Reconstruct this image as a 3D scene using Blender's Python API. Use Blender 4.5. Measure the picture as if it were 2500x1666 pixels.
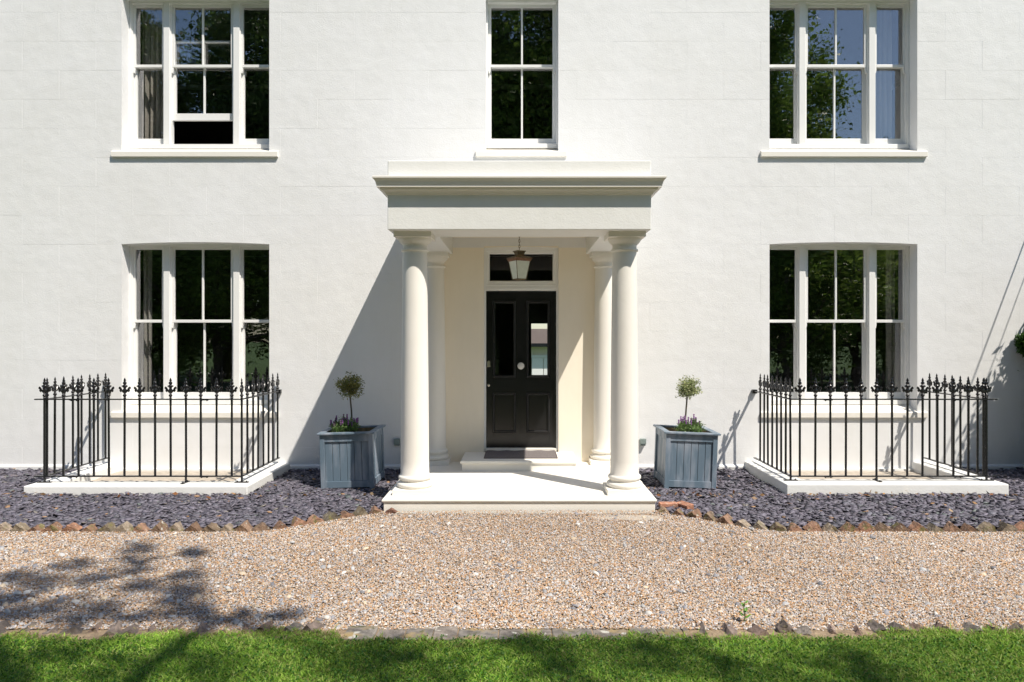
import bpy, math, random
import numpy as np
from mathutils import Matrix, Vector, Euler

# ------------------------------------------------------------------ clear
for o in list(bpy.data.objects):
    bpy.data.objects.remove(o, do_unlink=True)
scene = bpy.context.scene
COL = scene.collection
rnd = random.Random(7)
R = math.radians

# ------------------------------------------------------------------ camera
CAM_Z = 1.735
CAM_Y = -9.216
cam_d = bpy.data.cameras.new('camera')
cam = bpy.data.objects.new('camera', cam_d)
COL.objects.link(cam)
cam.location = (0, CAM_Y, CAM_Z)
cam.rotation_euler = (R(90), 0, 0)
cam_d.sensor_width = 36.0
cam_d.lens = 36.0 * 1740 / 2500
cam_d.shift_x = -18 / 2500
cam_d.shift_y = -8 / 2500
cam_d.clip_start = 0.05
cam_d.clip_end = 2000
scene.camera = cam
scene.render.resolution_x = 1024
scene.render.resolution_y = 682

# ------------------------------------------------------------------ sky and sun
TO_SUN = Vector((1.0, -1.0, 2.05)).normalized()
SUN_EL = math.asin(TO_SUN.z)
SUN_ROT = math.atan2(TO_SUN.x, TO_SUN.y)
world = bpy.data.worlds.new('World')
scene.world = world
world.use_nodes = True
wn = world.node_tree
sky = wn.nodes.new('ShaderNodeTexSky')
sky.sky_type = 'NISHITA'
sky.sun_disc = False
sky.sun_elevation = SUN_EL
sky.sun_rotation = SUN_ROT
sky.air_density = 1.0
sky.dust_density = 0.5
sky.ozone_density = 2.0
wn.links.new(sky.outputs[0], wn.nodes['Background'].inputs[0])
wn.nodes['Background'].inputs[1].default_value = 0.115
sun_d = bpy.data.lights.new('sun', 'SUN')
sun_d.energy = 5.0
sun_d.angle = R(0.53)
sun_d.color = (1.0, 0.93, 0.825)
sun = bpy.data.objects.new('sun', sun_d)
COL.objects.link(sun)
sun.rotation_euler = TO_SUN.to_track_quat('Z', 'Y').to_euler()
sun.location = (8, -12, 18)
vs = scene.view_settings
vs.view_transform = 'Standard'
vs.look = 'None'
vs.gamma = 1.0
vs.exposure = 0.32
vs.use_curve_mapping = False
try:
    scene.cycles.max_bounces = 12
    scene.cycles.diffuse_bounces = 8
    scene.cycles.transparent_max_bounces = 16
except Exception:
    pass

# ------------------------------------------------------------------ helpers
WORLD_M = {}

def tag(o, label=None, cat=None, group=None, kind=None):
    if label: o['label'] = label
    if cat: o['category'] = cat
    if group: o['group'] = group
    if kind: o['kind'] = kind
    return o

def attach(o, parent):
    if parent is not None:
        o.parent = parent
        o.matrix_parent_inverse = WORLD_M.get(parent.name, Matrix.Identity(4)).inverted()

def thing(name, loc, label, cat, group=None):
    o = bpy.data.objects.new(name, None)
    o.empty_display_size = 0.1
    COL.objects.link(o)
    o.location = loc
    WORLD_M[o.name] = Matrix.Translation(loc)
    return tag(o, label, cat, group)

class MB:
    """collects faces, builds one mesh object"""
    def __init__(s):
        s.v = []; s.f = []
    def add(s, vs_, fs_):
        n = len(s.v)
        s.v += [tuple(p) for p in vs_]
        s.f += [tuple(i + n for i in f) for f in fs_]
        return s
    def box(s, x0, x1, y0, y1, z0, z1):
        v = [(x0,y0,z0),(x1,y0,z0),(x1,y1,z0),(x0,y1,z0),(x0,y0,z1),(x1,y0,z1),(x1,y1,z1),(x0,y1,z1)]
        return s.add(v, [(0,3,2,1),(4,5,6,7),(0,1,5,4),(1,2,6,5),(2,3,7,6),(3,0,4,7)])
    def prism_y(s, poly, y0, y1):
        """poly: (x,z) counter-clockwise seen from -y"""
        n = len(poly)
        v = [(p[0], y0, p[1]) for p in poly] + [(p[0], y1, p[1]) for p in poly]
        f = [tuple(range(n)), tuple(range(2*n-1, n-1, -1))]
        f += [((i+1) % n, i, n+i, n+(i+1) % n) for i in range(n)]
        return s.add(v, f)
    def prism_x(s, poly, x0, x1):
        """poly: (y,z)"""
        n = len(poly)
        v = [(x0, p[0], p[1]) for p in poly] + [(x1, p[0], p[1]) for p in poly]
        f = [tuple(range(n-1, -1, -1)), tuple(range(n, 2*n))]
        f += [(i, (i+1) % n, n+(i+1) % n, n+i) for i in range(n)]
        return s.add(v, f)
    def lathe(s, prof, cx=0, cy=0, n=24, sx=1.0, sy=1.0, caps=True, rot=0.0):
        k = len(prof); v = []
        for r, z in prof:
            for i in range(n):
                a = 2*math.pi*i/n + rot
                v.append((cx + r*sx*math.cos(a), cy + r*sy*math.sin(a), z))
        f = []
        for j in range(k-1):
            for i in range(n):
                f.append((j*n+i, j*n+(i+1) % n, (j+1)*n+(i+1) % n, (j+1)*n+i))
        if caps:
            f.append(tuple(range(n-1, -1, -1)))
            f.append(tuple((k-1)*n+i for i in range(n)))
        return s.add(v, f)
    def tube(s, pts, rads, n=6, caps=True):
        pts = [Vector(p) for p in pts]
        if not hasattr(rads, '__len__'): rads = [rads]*len(pts)
        v = []; f = []
        up = Vector((0, 1, 0))
        for i, p in enumerate(pts):
            a = pts[max(i-1, 0)]; b = pts[min(i+1, len(pts)-1)]
            d = (b-a).normalized()
            u = up if abs(d.dot(up)) < 0.95 else Vector((1, 0, 0))
            e1 = d.cross(u).normalized(); e2 = d.cross(e1)
            for j in range(n):
                t = 2*math.pi*j/n
                v.append(p + e1*(rads[i]*math.cos(t)) + e2*(rads[i]*math.sin(t)))
        for i in range(len(pts)-1):
            for j in range(n):
                f.append((i*n+j, i*n+(j+1) % n, (i+1)*n+(j+1) % n, (i+1)*n+j))
        if caps:
            f.append(tuple(range(n-1, -1, -1)))
            f.append(tuple((len(pts)-1)*n+j for j in range(n)))
        return s.add(v, f)
    def ring(s, x0, x1, z0, z1, w, ya, yb, wl=None, wr=None, wb=None, wt=None):
        """rectangular frame of four butted members, front ya, back yb"""
        wl = w if wl is None else wl; wr = w if wr is None else wr
        wb = w if wb is None else wb; wt = w if wt is None else wt
        s.box(x0, x0+wl, ya, yb, z0, z1)
        s.box(x1-wr, x1, ya, yb, z0, z1)
        s.box(x0+wl, x1-wr, ya+.0006, yb, z0, z0+wb)
        s.box(x0+wl, x1-wr, ya+.0006, yb, z1-wt, z1)
        return s
    def mould(s, x0, x1, z0, z1, w, yf, ym, yb):
        """mitred frame: outer edge at yf, crest ym half way, inner edge yb"""
        v = []
        for t, y in ((0, yf), (.35*w, ym), (.65*w, ym), (w, yb)):
            v += [(x0+t, y, z0+t), (x1-t, y, z0+t), (x1-t, y, z1-t), (x0+t, y, z1-t)]
        f = []
        for k in range(3):
            for i in range(4):
                f.append((k*4+i, k*4+(i+1) % 4, (k+1)*4+(i+1) % 4, (k+1)*4+i))
        return s.add(v, f)
    def mesh(s, name, mat, smooth=None):
        me = bpy.data.meshes.new(name)
        me.from_pydata(s.v, [], s.f)
        me.validate()
        if mat: me.materials.append(mat)
        if smooth is not None:
            me.polygons.foreach_set('use_smooth', [True]*len(me.polygons))
            me.set_sharp_from_angle(angle=R(smooth))
        me.update()
        return me
    def build(s, name, mat, parent=None, smooth=None, bevel=0, seg=2):
        return link(name, s.mesh(name, mat, smooth), parent, bevel=bevel, seg=seg)

def link(name, me, parent=None, loc=None, rot=None, scale=None, bevel=0, seg=2):
    o = bpy.data.objects.new(name, me)
    COL.objects.link(o)
    if loc is not None: o.location = loc
    if rot is not None: o.rotation_euler = rot
    if scale is not None: o.scale = scale
    WORLD_M[o.name] = Matrix.LocRotScale(Vector(loc or (0,0,0)), Euler(rot or (0,0,0)), Vector(scale or (1,1,1)))
    attach(o, parent)
    if bevel:
        b = o.modifiers.new('bevel', 'BEVEL')
        b.width = bevel; b.segments = seg; b.limit_method = 'ANGLE'; b.angle_limit = R(40)
        b.harden_normals = False
    return o

def np_mesh(name, verts, polys, mat, tint=None, smooth=False):
    """polys: list of int arrays (M,k)"""
    me = bpy.data.meshes.new(name)
    me.vertices.add(len(verts))
    me.vertices.foreach_set('co', np.asarray(verts, dtype=np.float32).ravel())
    loops = np.concatenate([p.ravel() for p in polys]).astype(np.int32)
    tot = np.concatenate([np.full(len(p), p.shape[1], dtype=np.int32) for p in polys])
    start = np.concatenate([[0], np.cumsum(tot)[:-1]]).astype(np.int32)
    me.loops.add(len(loops))
    me.loops.foreach_set('vertex_index', loops)
    me.polygons.add(len(tot))
    me.polygons.foreach_set('loop_start', start)
    me.polygons.foreach_set('loop_total', tot)
    me.materials.append(mat)
    me.update(calc_edges=True)
    if smooth:
        me.polygons.foreach_set('use_smooth', [True]*len(tot))
    if tint is not None:
        a = me.attributes.new('tint', 'FLOAT_COLOR', 'POINT')
        c = np.ones((len(verts), 4), dtype=np.float32)
        c[:, :3] = tint
        a.data.foreach_set('color', c.ravel())
    return me

def copy_tree(o, parent=None):
    c = o.copy()
    COL.objects.link(c)
    if parent is not None:
        c.parent = parent
    for ch in list(o.children):
        copy_tree(ch, c)
    return c

# ------------------------------------------------------------------ materials
def new_mat(name):
    m = bpy.data.materials.new(name)
    m.use_nodes = True
    return m, m.node_tree.nodes, m.node_tree.links, m.node_tree.nodes['Principled BSDF']

def simple(name, col, rough=.5, metal=0., var=.0, vscale=8., bump=0., bscale=60., stretch=None, spec=.5, coat=0.):
    """colour with slight uneven tone and fine relief, in world space"""
    m, N, L, P = new_mat(name)
    P.inputs['Roughness'].default_value = rough
    P.inputs['Metallic'].default_value = metal
    P.inputs['Specular IOR Level'].default_value = spec
    P.inputs['Coat Weight'].default_value = coat
    geo = N.new('ShaderNodeNewGeometry')
    vec = geo.outputs['Position']
    if stretch:
        mp = N.new('ShaderNodeMapping'); mp.inputs['Scale'].default_value = stretch
        L.new(vec, mp.inputs[0]); vec = mp.outputs[0]
    P.inputs['Base Color'].default_value = (*col, 1)
    if var:
        nz = N.new('ShaderNodeTexNoise'); nz.inputs['Scale'].default_value = vscale
        nz.inputs['Detail'].default_value = 5; nz.inputs['Roughness'].default_value = .6
        L.new(vec, nz.inputs['Vector'])
        rp = N.new('ShaderNodeValToRGB')
        rp.color_ramp.elements[0].position = .3; rp.color_ramp.elements[1].position = .7
        rp.color_ramp.elements[0].color = (*[c*(1-var) for c in col], 1)
        rp.color_ramp.elements[1].color = (*[min(c*(1+var), .95) for c in col], 1)
        L.new(nz.outputs['Fac'], rp.inputs[0]); L.new(rp.outputs[0], P.inputs['Base Color'])
    if bump:
        nb = N.new('ShaderNodeTexNoise'); nb.inputs['Scale'].default_value = bscale
        nb.inputs['Detail'].default_value = 4
        L.new(vec, nb.inputs['Vector'])
        bp = N.new('ShaderNodeBump'); bp.inputs['Strength'].default_value = 1.0
        bp.inputs['Distance'].default_value = bump
        L.new(nb.outputs['Fac'], bp.inputs['Height']); L.new(bp.outputs[0], P.inputs['Normal'])
    return m

def stucco(name, col, fine=.004, wave=.012):
    m, N, L, P = new_mat(name)
    P.inputs['Roughness'].default_value = .72
    P.inputs['Specular IOR Level'].default_value = .3
    geo = N.new('ShaderNodeNewGeometry')
    def noise(scale, detail, rough, st=None):
        n = N.new('ShaderNodeTexNoise')
        n.inputs['Scale'].default_value = scale; n.inputs['Detail'].default_value = detail
        n.inputs['Roughness'].default_value = rough
        src = geo.outputs['Position']
        if st:
            mp = N.new('ShaderNodeMapping'); mp.inputs['Scale'].default_value = st
            mp.inputs['Rotation'].default_value = (0, R(28), 0)
            L.new(src, mp.inputs[0]); src = mp.outputs[0]
        L.new(src, n.inputs['Vector'])
        return n
    # paint: slow drift, faint runs and grime specks
    n1 = noise(.9, 6, .55)
    n2 = noise(9., 6, .65, (1.0, 1.0, .28))
    mx = N.new('ShaderNodeMath'); mx.operation = 'MULTIPLY_ADD'; mx.inputs[1].default_value = .55
    L.new(n2.outputs['Fac'], mx.inputs[0]); L.new(n1.outputs['Fac'], mx.inputs[2])
    rp = N.new('ShaderNodeValToRGB')
    rp.color_ramp.elements[0].position = .45; rp.color_ramp.elements[1].position = 1.0
    rp.color_ramp.elements[0].color = (*[c*q for c, q in zip(col, (.925, .92, .90))], 1)
    rp.color_ramp.elements[1].color = (*col, 1)
    L.new(mx.outputs[0], rp.inputs[0])
    vo = N.new('ShaderNodeTexVoronoi'); vo.inputs['Scale'].default_value = 2.1
    L.new(geo.outputs['Position'], vo.inputs['Vector'])
    lt = N.new('ShaderNodeMath'); lt.operation = 'LESS_THAN'; lt.inputs[1].default_value = .012
    L.new(vo.outputs['Distance'], lt.inputs[0])
    dk = N.new('ShaderNodeMixRGB'); dk.inputs[2].default_value = (.25, .22, .19, 1)
    L.new(lt.outputs[0], dk.inputs[0]); L.new(rp.outputs[0], dk.inputs[1])
    L.new(dk.outputs[0], P.inputs['Base Color'])
    # relief: trowel ripple + brush grain
    w = noise(4.5, 2, .45, (1.0, 1.0, 1.25))
    g = noise(48., 4, .65, (1.0, 1.0, 1.5))
    b1 = N.new('ShaderNodeBump'); b1.inputs['Distance'].default_value = wave; b1.inputs['Strength'].default_value = .42
    b2 = N.new('ShaderNodeBump'); b2.inputs['Distance'].default_value = fine; b2.inputs['Strength'].default_value = .7
    L.new(w.outputs['Fac'], b1.inputs['Height'])
    L.new(g.outputs['Fac'], b2.inputs['Height']); L.new(b1.outputs[0], b2.inputs['Normal'])
    L.new(b2.outputs[0], P.inputs['Normal'])
    return m

def glass_mat(name, r0=.055, wobble=.0022, tint=(1, 1, 1)):
    """thin window pane: mirror share by angle (same from both sides), the rest passes straight through"""
    m, N, L, P = new_mat(name)
    N.remove(P)
    out = N['Material Output']
    geo = N.new('ShaderNodeNewGeometry')
    nz = N.new('ShaderNodeTexNoise'); nz.inputs['Scale'].default_value = 3.4; nz.inputs['Detail'].default_value = 2
    mp = N.new('ShaderNodeMapping'); mp.inputs['Scale'].default_value = (1.6, 1, .7)
    L.new(geo.outputs['Position'], mp.inputs[0]); L.new(mp.outputs[0], nz.inputs['Vector'])
    bp = N.new('ShaderNodeBump'); bp.inputs['Distance'].default_value = wobble; bp.inputs['Strength'].default_value = .5
    L.new(nz.outputs['Fac'], bp.inputs['Height'])
    dt = N.new('ShaderNodeVectorMath'); dt.operation = 'DOT_PRODUCT'
    L.new(geo.outputs['Normal'], dt.inputs[0]); L.new(geo.outputs['Incoming'], dt.inputs[1])
    ab = N.new('ShaderNodeMath'); ab.operation = 'ABSOLUTE'; L.new(dt.outputs['Value'], ab.inputs[0])
    om = N.new('ShaderNodeMath'); om.operation = 'SUBTRACT'; om.inputs[0].default_value = 1; L.new(ab.outputs[0], om.inputs[1])
    pw = N.new('ShaderNodeMath'); pw.operation = 'POWER'; pw.inputs[1].default_value = 5; L.new(om.outputs[0], pw.inputs[0])
    fr = N.new('ShaderNodeMath'); fr.operation = 'MULTIPLY_ADD'; fr.inputs[1].default_value = 1-r0; fr.inputs[2].default_value = r0
    L.new(pw.outputs[0], fr.inputs[0])
    gl = N.new('ShaderNodeBsdfGlossy'); gl.inputs['Roughness'].default_value = 0.0
    L.new(bp.outputs[0], gl.inputs['Normal'])
    tr = N.new('ShaderNodeBsdfTransparent'); tr.inputs[0].default_value = (*tint, 1)
    mx = N.new('ShaderNodeMixShader')
    L.new(fr.outputs[0], mx.inputs[0]); L.new(tr.outputs[0], mx.inputs[1]); L.new(gl.outputs[0], mx.inputs[2])
    L.new(mx.outputs[0], out.inputs['Surface'])
    return m

def tinted(name, rough=.7, trans=0., spec=.3, nscale=0., bump=0.):
    """colour comes from each piece's own tint attribute"""
    m, N, L, P = new_mat(name)
    P.inputs['Roughness'].default_value = rough
    P.inputs['Specular IOR Level'].default_value = spec
    at = N.new('ShaderNodeAttribute'); at.attribute_name = 'tint'
    L.new(at.outputs['Color'], P.inputs['Base Color'])
    if bump:
        geo = N.new('ShaderNodeNewGeometry')
        nb = N.new('ShaderNodeTexNoise'); nb.inputs['Scale'].default_value = nscale
        L.new(geo.outputs['Position'], nb.inputs['Vector'])
        bp = N.new('ShaderNodeBump'); bp.inputs['Distance'].default_value = bump
        L.new(nb.outputs['Fac'], bp.inputs['Height']); L.new(bp.outputs[0], P.inputs['Normal'])
    if trans:
        t = N.new('ShaderNodeBsdfTranslucent'); L.new(at.outputs['Color'], t.inputs[0])
        mx = N.new('ShaderNodeMixShader'); mx.inputs[0].default_value = trans
        L.new(P.outputs[0], mx.inputs[1]); L.new(t.outputs[0], mx.inputs[2])
        L.new(mx.outputs[0], N['Material Output'].inputs['Surface'])
    return m

def object_var(name, cols, rough=.8, bump=.004, bscale=40, moss=None):
    """stone or brick: each object picks its own colour, mottled"""
    m, N, L, P = new_mat(name)
    P.inputs['Roughness'].default_value = rough
    oi = N.new('ShaderNodeObjectInfo')
    rp = N.new('ShaderNodeValToRGB'); rp.color_ramp.interpolation = 'LINEAR'
    el = rp.color_ramp.elements
    while len(el) < len(cols): el.new(.5)
    for i, c in enumerate(cols):
        el[i].position = i/(len(cols)-1); el[i].color = (*c, 1)
    L.new(oi.outputs['Random'], rp.inputs[0])
    geo = N.new('ShaderNodeNewGeometry')
    n1 = N.new('ShaderNodeTexNoise'); n1.inputs['Scale'].default_value = 22; n1.inputs['Detail'].default_value = 6
    L.new(geo.outputs['Position'], n1.inputs['Vector'])
    r2 = N.new('ShaderNodeValToRGB')
    r2.color_ramp.elements[0].position = .32; r2.color_ramp.elements[1].position = .68
    r2.color_ramp.elements[0].color = (.55, .55, .55, 1); r2.color_ramp.elements[1].color = (1.25, 1.25, 1.25, 1)
    L.new(n1.outputs['Fac'], r2.inputs[0])
    mu = N.new('ShaderNodeMixRGB'); mu.blend_type = 'MULTIPLY'; mu.inputs[0].default_value = 1
    L.new(rp.outputs[0], mu.inputs[1]); L.new(r2.outputs[0], mu.inputs[2])
    last = mu.outputs[0]
    for (c, sc, lo, hi) in (moss or []):
        n3 = N.new('ShaderNodeTexNoise'); n3.inputs['Scale'].default_value = sc; n3.inputs['Detail'].default_value = 5
        mpn = N.new('ShaderNodeMapping'); mpn.inputs['Location'].default_value = (sc, 2*sc, 0)
        L.new(geo.outputs['Position'], mpn.inputs[0]); L.new(mpn.outputs[0], n3.inputs['Vector'])
        r3 = N.new('ShaderNodeValToRGB'); r3.color_ramp.elements[0].position = lo; r3.color_ramp.elements[1].position = hi
        L.new(n3.outputs['Fac'], r3.inputs[0])
        m3 = N.new('ShaderNodeMixRGB'); m3.inputs[2].default_value = (*c, 1)
        L.new(r3.outputs[0], m3.inputs[0]); L.new(last, m3.inputs[1]); last = m3.outputs[0]
    L.new(last, P.inputs['Base Color'])
    nb = N.new('ShaderNodeTexNoise'); nb.inputs['Scale'].default_value = bscale; nb.inputs['Detail'].default_value = 6
    L.new(geo.outputs['Position'], nb.inputs['Vector'])
    bp = N.new('ShaderNodeBump'); bp.inputs['Distance'].default_value = bump
    L.new(nb.outputs['Fac'], bp.inputs['Height']); L.new(bp.outputs[0], P.inputs['Normal'])
    return m

def ground_mat(name, c1, c2, c3, scale, bump, rough=.9):
    m, N, L, P = new_mat(name)
    P.inputs['Roughness'].default_value = rough
    P.inputs['Specular IOR Level'].default_value = .2
    geo = N.new('ShaderNodeNewGeometry')
    vo = N.new('ShaderNodeTexVoronoi'); vo.inputs['Scale'].default_value = scale
    L.new(geo.outputs['Position'], vo.inputs['Vector'])
    sep = N.new('ShaderNodeSeparateColor'); L.new(vo.outputs['Color'], sep.inputs[0])
    rp = N.new('ShaderNodeValToRGB')
    rp.color_ramp.elements.new(.5)
    for e, c, p in zip(rp.color_ramp.elements, (c1, c2, c3), (0, .5, 1)):
        e.position = p; e.color = (*c, 1)
    L.new(sep.outputs[0], rp.inputs[0]); L.new(rp.outputs[0], P.inputs['Base Color'])
    bp = N.new('ShaderNodeBump'); bp.inputs['Distance'].default_value = bump; bp.invert = True
    L.new(vo.outputs['Distance'], bp.inputs['Height']); L.new(bp.outputs[0], P.inputs['Normal'])
    return m

def wood_paint(name, col, worn):
    m, N, L, P = new_mat(name)
    P.inputs['Roughness'].default_value = .5
    tc = N.new('ShaderNodeTexCoord')
    mp = N.new('ShaderNodeMapping'); mp.inputs['Scale'].default_value = (9, 9, 2.2)
    L.new(tc.outputs['Object'], mp.inputs[0])
    n1 = N.new('ShaderNodeTexNoise'); n1.inputs['Scale'].default_value = 1.0; n1.inputs['Detail'].default_value = 4
    L.new(mp.outputs[0], n1.inputs['Vector'])
    rp = N.new('ShaderNodeValToRGB')
    rp.color_ramp.elements[0].position = .42; rp.color_ramp.elements[1].position = .66
    rp.color_ramp.elements[0].color = (*col, 1); rp.color_ramp.elements[1].color = (*worn, 1)
    L.new(n1.outputs['Fac'], rp.inputs[0]); L.new(rp.outputs[0], P.inputs['Base Color'])
    mp2 = N.new('ShaderNodeMapping'); mp2.inputs['Scale'].default_value = (160, 160, 5)
    L.new(tc.outputs['Object'], mp2.inputs[0])
    n2 = N.new('ShaderNodeTexNoise'); n2.inputs['Scale'].default_value = 1.0; n2.inputs['Detail'].default_value = 3
    L.new(mp2.outputs[0], n2.inputs['Vector'])
    bp = N.new('ShaderNodeBump'); bp.inputs['Distance'].default_value = .0012
    L.new(n2.outputs['Fac'], bp.inputs['Height']); L.new(bp.outputs[0], P.inputs['Normal'])
    return m

M = {}
M['wall'] = stucco('white_render', (.785, .79, .80))
M['portico'] = stucco('cream_render', (.815, .785, .735), fine=.0012, wave=.004)
M['porch_bounce_cream'] = stucco('porch_bounce_cream_paint', (.86, .79, .675), fine=.001, wave=.003)  # slight cream paint, deepened so its colour carries the porch's warm bounced light
M['portico_white'] = stucco('white_masonry_paint', (.79, .79, .775), fine=.003, wave=.008)
M['stone_paint'] = stucco('painted_stone', (.83, .80, .74), fine=.0008, wave=.002)
M['sash'] = simple('white_gloss_paint', (.80, .80, .79), rough=.34, var=.02, vscale=5, bump=.0006, bscale=40)
M['black_door'] = simple('black_gloss_paint', (.010, .010, .011), rough=.2, var=.25, vscale=6, bump=.0007, bscale=26, stretch=(1, 1, .3))
M['black_trim'] = simple('black_moulding_paint', (.022, .022, .023), rough=.34, var=.3, vscale=30)
M['glass'] = glass_mat('window_glass', r0=.19, wobble=.0011)
M['door_glass'] = glass_mat('door_glass', r0=.02, wobble=.0005)
M['iron'] = simple('black_iron_paint', (.012, .0125, .014), rough=.25, var=.2, vscale=30, bump=.0008, bscale=120)
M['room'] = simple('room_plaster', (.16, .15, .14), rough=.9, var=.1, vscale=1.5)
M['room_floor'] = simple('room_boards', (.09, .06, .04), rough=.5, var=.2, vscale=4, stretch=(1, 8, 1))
M['roof'] = simple('roof_slate', (.07, .07, .08), rough=.7, var=.2, vscale=3)
M['brass'] = simple('worn_nickel', (.55, .52, .45), rough=.28, metal=1, var=.15, vscale=60)
M['ceramic'] = simple('pale_door_knob', (.62, .61, .57), rough=.25, var=.08, vscale=40)
M['mat'] = simple('grey_door_mat', (.17, .15, .15), rough=.95, var=.22, vscale=45, bump=.004, bscale=220)
M['mat_edge'] = simple('mat_rubber_edge', (.06, .04, .04), rough=.8)
M['lantern'] = simple('weathered_copper', (.14, .105, .06), rough=.5, metal=.5, var=.45, vscale=45, bump=.001, bscale=80)
M['lantern_band'] = simple('rusty_band', (.20, .10, .06), rough=.7, var=.6, vscale=70)
M['lantern_glass'] = simple('milky_lantern_glass', (.64, .69, .63), rough=.15, var=.08, vscale=12)
M['planter'] = wood_paint('blue_grey_paint', (.12, .17, .22), (.27, .305, .36))
M['planter_in'] = simple('raw_planter_timber', (.22, .16, .08), rough=.9, var=.35, vscale=20, stretch=(1, 1, .2))
M['soil'] = simple('potting_soil', (.045, .033, .024), rough=1, var=.5, vscale=50, bump=.02, bscale=60)
M['bark'] = simple('bark', (.10, .085, .065), rough=.95, var=.4, vscale=20, bump=.012, bscale=30, stretch=(1, 1, .3))
M['leaf'] = tinted('leaf', rough=.45, trans=.42)
M['grassblade'] = tinted('grass_blade', rough=.6, trans=.42)
M['slate'] = tinted('slate_chip', rough=.62, spec=.35, nscale=70, bump=.003)
M['pebble'] = tinted('pebble', rough=.7, spec=.25)
M['curtain'] = simple('linen_curtain', (.42, .40, .36), rough=.95, var=.06, vscale=12)
M['curtain_blue'] = simple('pale_curtain', (.50, .50, .50), rough=.95, var=.06, vscale=12)
M['shutter'] = simple('shutter_paint', (.48, .47, .44), rough=.5)
M['socket'] = simple('grey_green_plastic', (.22, .27, .26), rough=.4)
M['edging'] = object_var('edging_brick', [(.16,.10,.065), (.30,.15,.09), (.12,.105,.075), (.36,.19,.12), (.20,.17,.12), (.33,.26,.20), (.15,.12,.08), (.27,.13,.085)],
                         bump=.012, bscale=45, moss=[((.15,.13,.05), 14, .55, .68), ((.42,.41,.36), 30, .62, .72)])
M['edging_dark'] = object_var('lawn_edging_stone', [(.14,.11,.095), (.20,.13,.10), (.11,.10,.09), (.24,.17,.14), (.16,.15,.13)],
                         bump=.012, bscale=45, moss=[((.20,.17,.08), 18, .6, .7)])
M['paver'] = object_var('grey_paver', [(.19,.165,.145), (.24,.205,.175), (.16,.145,.13), (.27,.24,.205)],
                         bump=.004, bscale=50, moss=[((.33,.24,.11), 6, .50, .62), ((.50,.48,.42), 11, .62, .66), ((.10,.10,.05), 16, .6, .66)])
M['brick_red'] = object_var('red_brick', [(.38,.17,.10), (.42,.21,.14)], bump=.005, bscale=60, moss=[((.5,.42,.34), 22, .6, .72)])
M['rock'] = object_var('rust_rock', [(.16,.08,.055), (.20,.10,.07)], bump=.02, bscale=30)
M['gravel_base'] = ground_mat('gravel_bed', (.20,.13,.075), (.30,.23,.16), (.26,.25,.24), 85, .012)
M['slate_base'] = ground_mat('slate_bed', (.05,.048,.055), (.075,.072,.085), (.09,.088,.10), 22, .02)
M['lawn_base'] = ground_mat('lawn_turf', (.08,.12,.022), (.11,.17,.03), (.16,.17,.055), 60, .02)
M['meadow'] = simple('far_lawn', (.06, .11, .025), rough=1, var=.3, vscale=.8, bump=.03, bscale=20)
M['dry_soil'] = simple('dry_soil', (.27, .20, .13), rough=1, var=.35, vscale=18, bump=.02, bscale=35)
M['concrete'] = simple('bare_concrete', (.40, .35, .29), rough=.9, var=.2, vscale=14, bump=.004, bscale=60)
M['garage_wall'] = simple('cream_garage_render', (.72, .66, .54), rough=.9, var=.05)
M['garage_roof'] = simple('brown_roof_tiles', (.11, .085, .07), rough=.9, var=.3, vscale=12, stretch=(1, 1, 5))
M['white_door'] = simple('white_garage_paint', (.75, .75, .74), rough=.5)
M['cable'] = simple('black_cable', (.02, .02, .02), rough=.5)

# ================================================================== GROUND
def sheet(name, poly, z, mat, label=None, sub=0, bumpz=0):
    me = bpy.data.meshes.new(name)
    me.from_pydata([(x, y, z) for x, y in poly], [], [tuple(range(len(poly)))])
    me.materials.append(mat)
    o = bpy.data.objects.new(name, me)
    COL.objects.link(o)
    WORLD_M[o.name] = Matrix.Identity(4)
    return tag(o, label, None, None, 'structure')

sheet('ground', [(-300,-300), (300,-300), (300,300), (-300,300)], -.03, M['meadow'], 'wide grass ground around the house')
# border between slate and gravel runs at y = -2.82 and curves in to the porch landing
def border_y(x):
    a = abs(x)
    t = min(max((a-1.36)/1.05, 0), 1)
    t = t*t*(3-2*t)
    return -2.16 - .66*t
bx = [1.36+.075*i for i in range(15)] + [7.5]
for nm, sg in (('slate_bed', -1), ('slate_bed', 1)):
    pts = [(sg*1.36, .02)] + [(sg*x, border_y(x)) for x in bx] + [(sg*7.5, .02)]
    if sg < 0: pts = pts[::-1]
    sheet(nm, pts[::-1], .004, M['slate_base'], 'bed of purple grey slate chippings %s of the porch' % ('left' if sg < 0 else 'right'))
pts = [(-7.5, -5.02), (7.5, -5.02)] + [(x, border_y(x)) for x in bx[::-1]] + [(-x, border_y(x)) for x in bx]
sheet('gravel_drive', pts, -.004, M['gravel_base'], 'pale orange gravel drive in front of the house')
sheet('soil_strip', [(-7.5,-5.2), (7.5,-5.2), (7.5,-4.93), (-7.5,-4.93)], .001, M['dry_soil'], 'dry bare soil along the lawn edge')
sheet('lawn', [(-7.5,-9.5), (7.5,-9.5), (7.5,-5.13), (-7.5,-5.13)], .006, M['lawn_base'], 'mown lawn at the foot of the picture')

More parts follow.
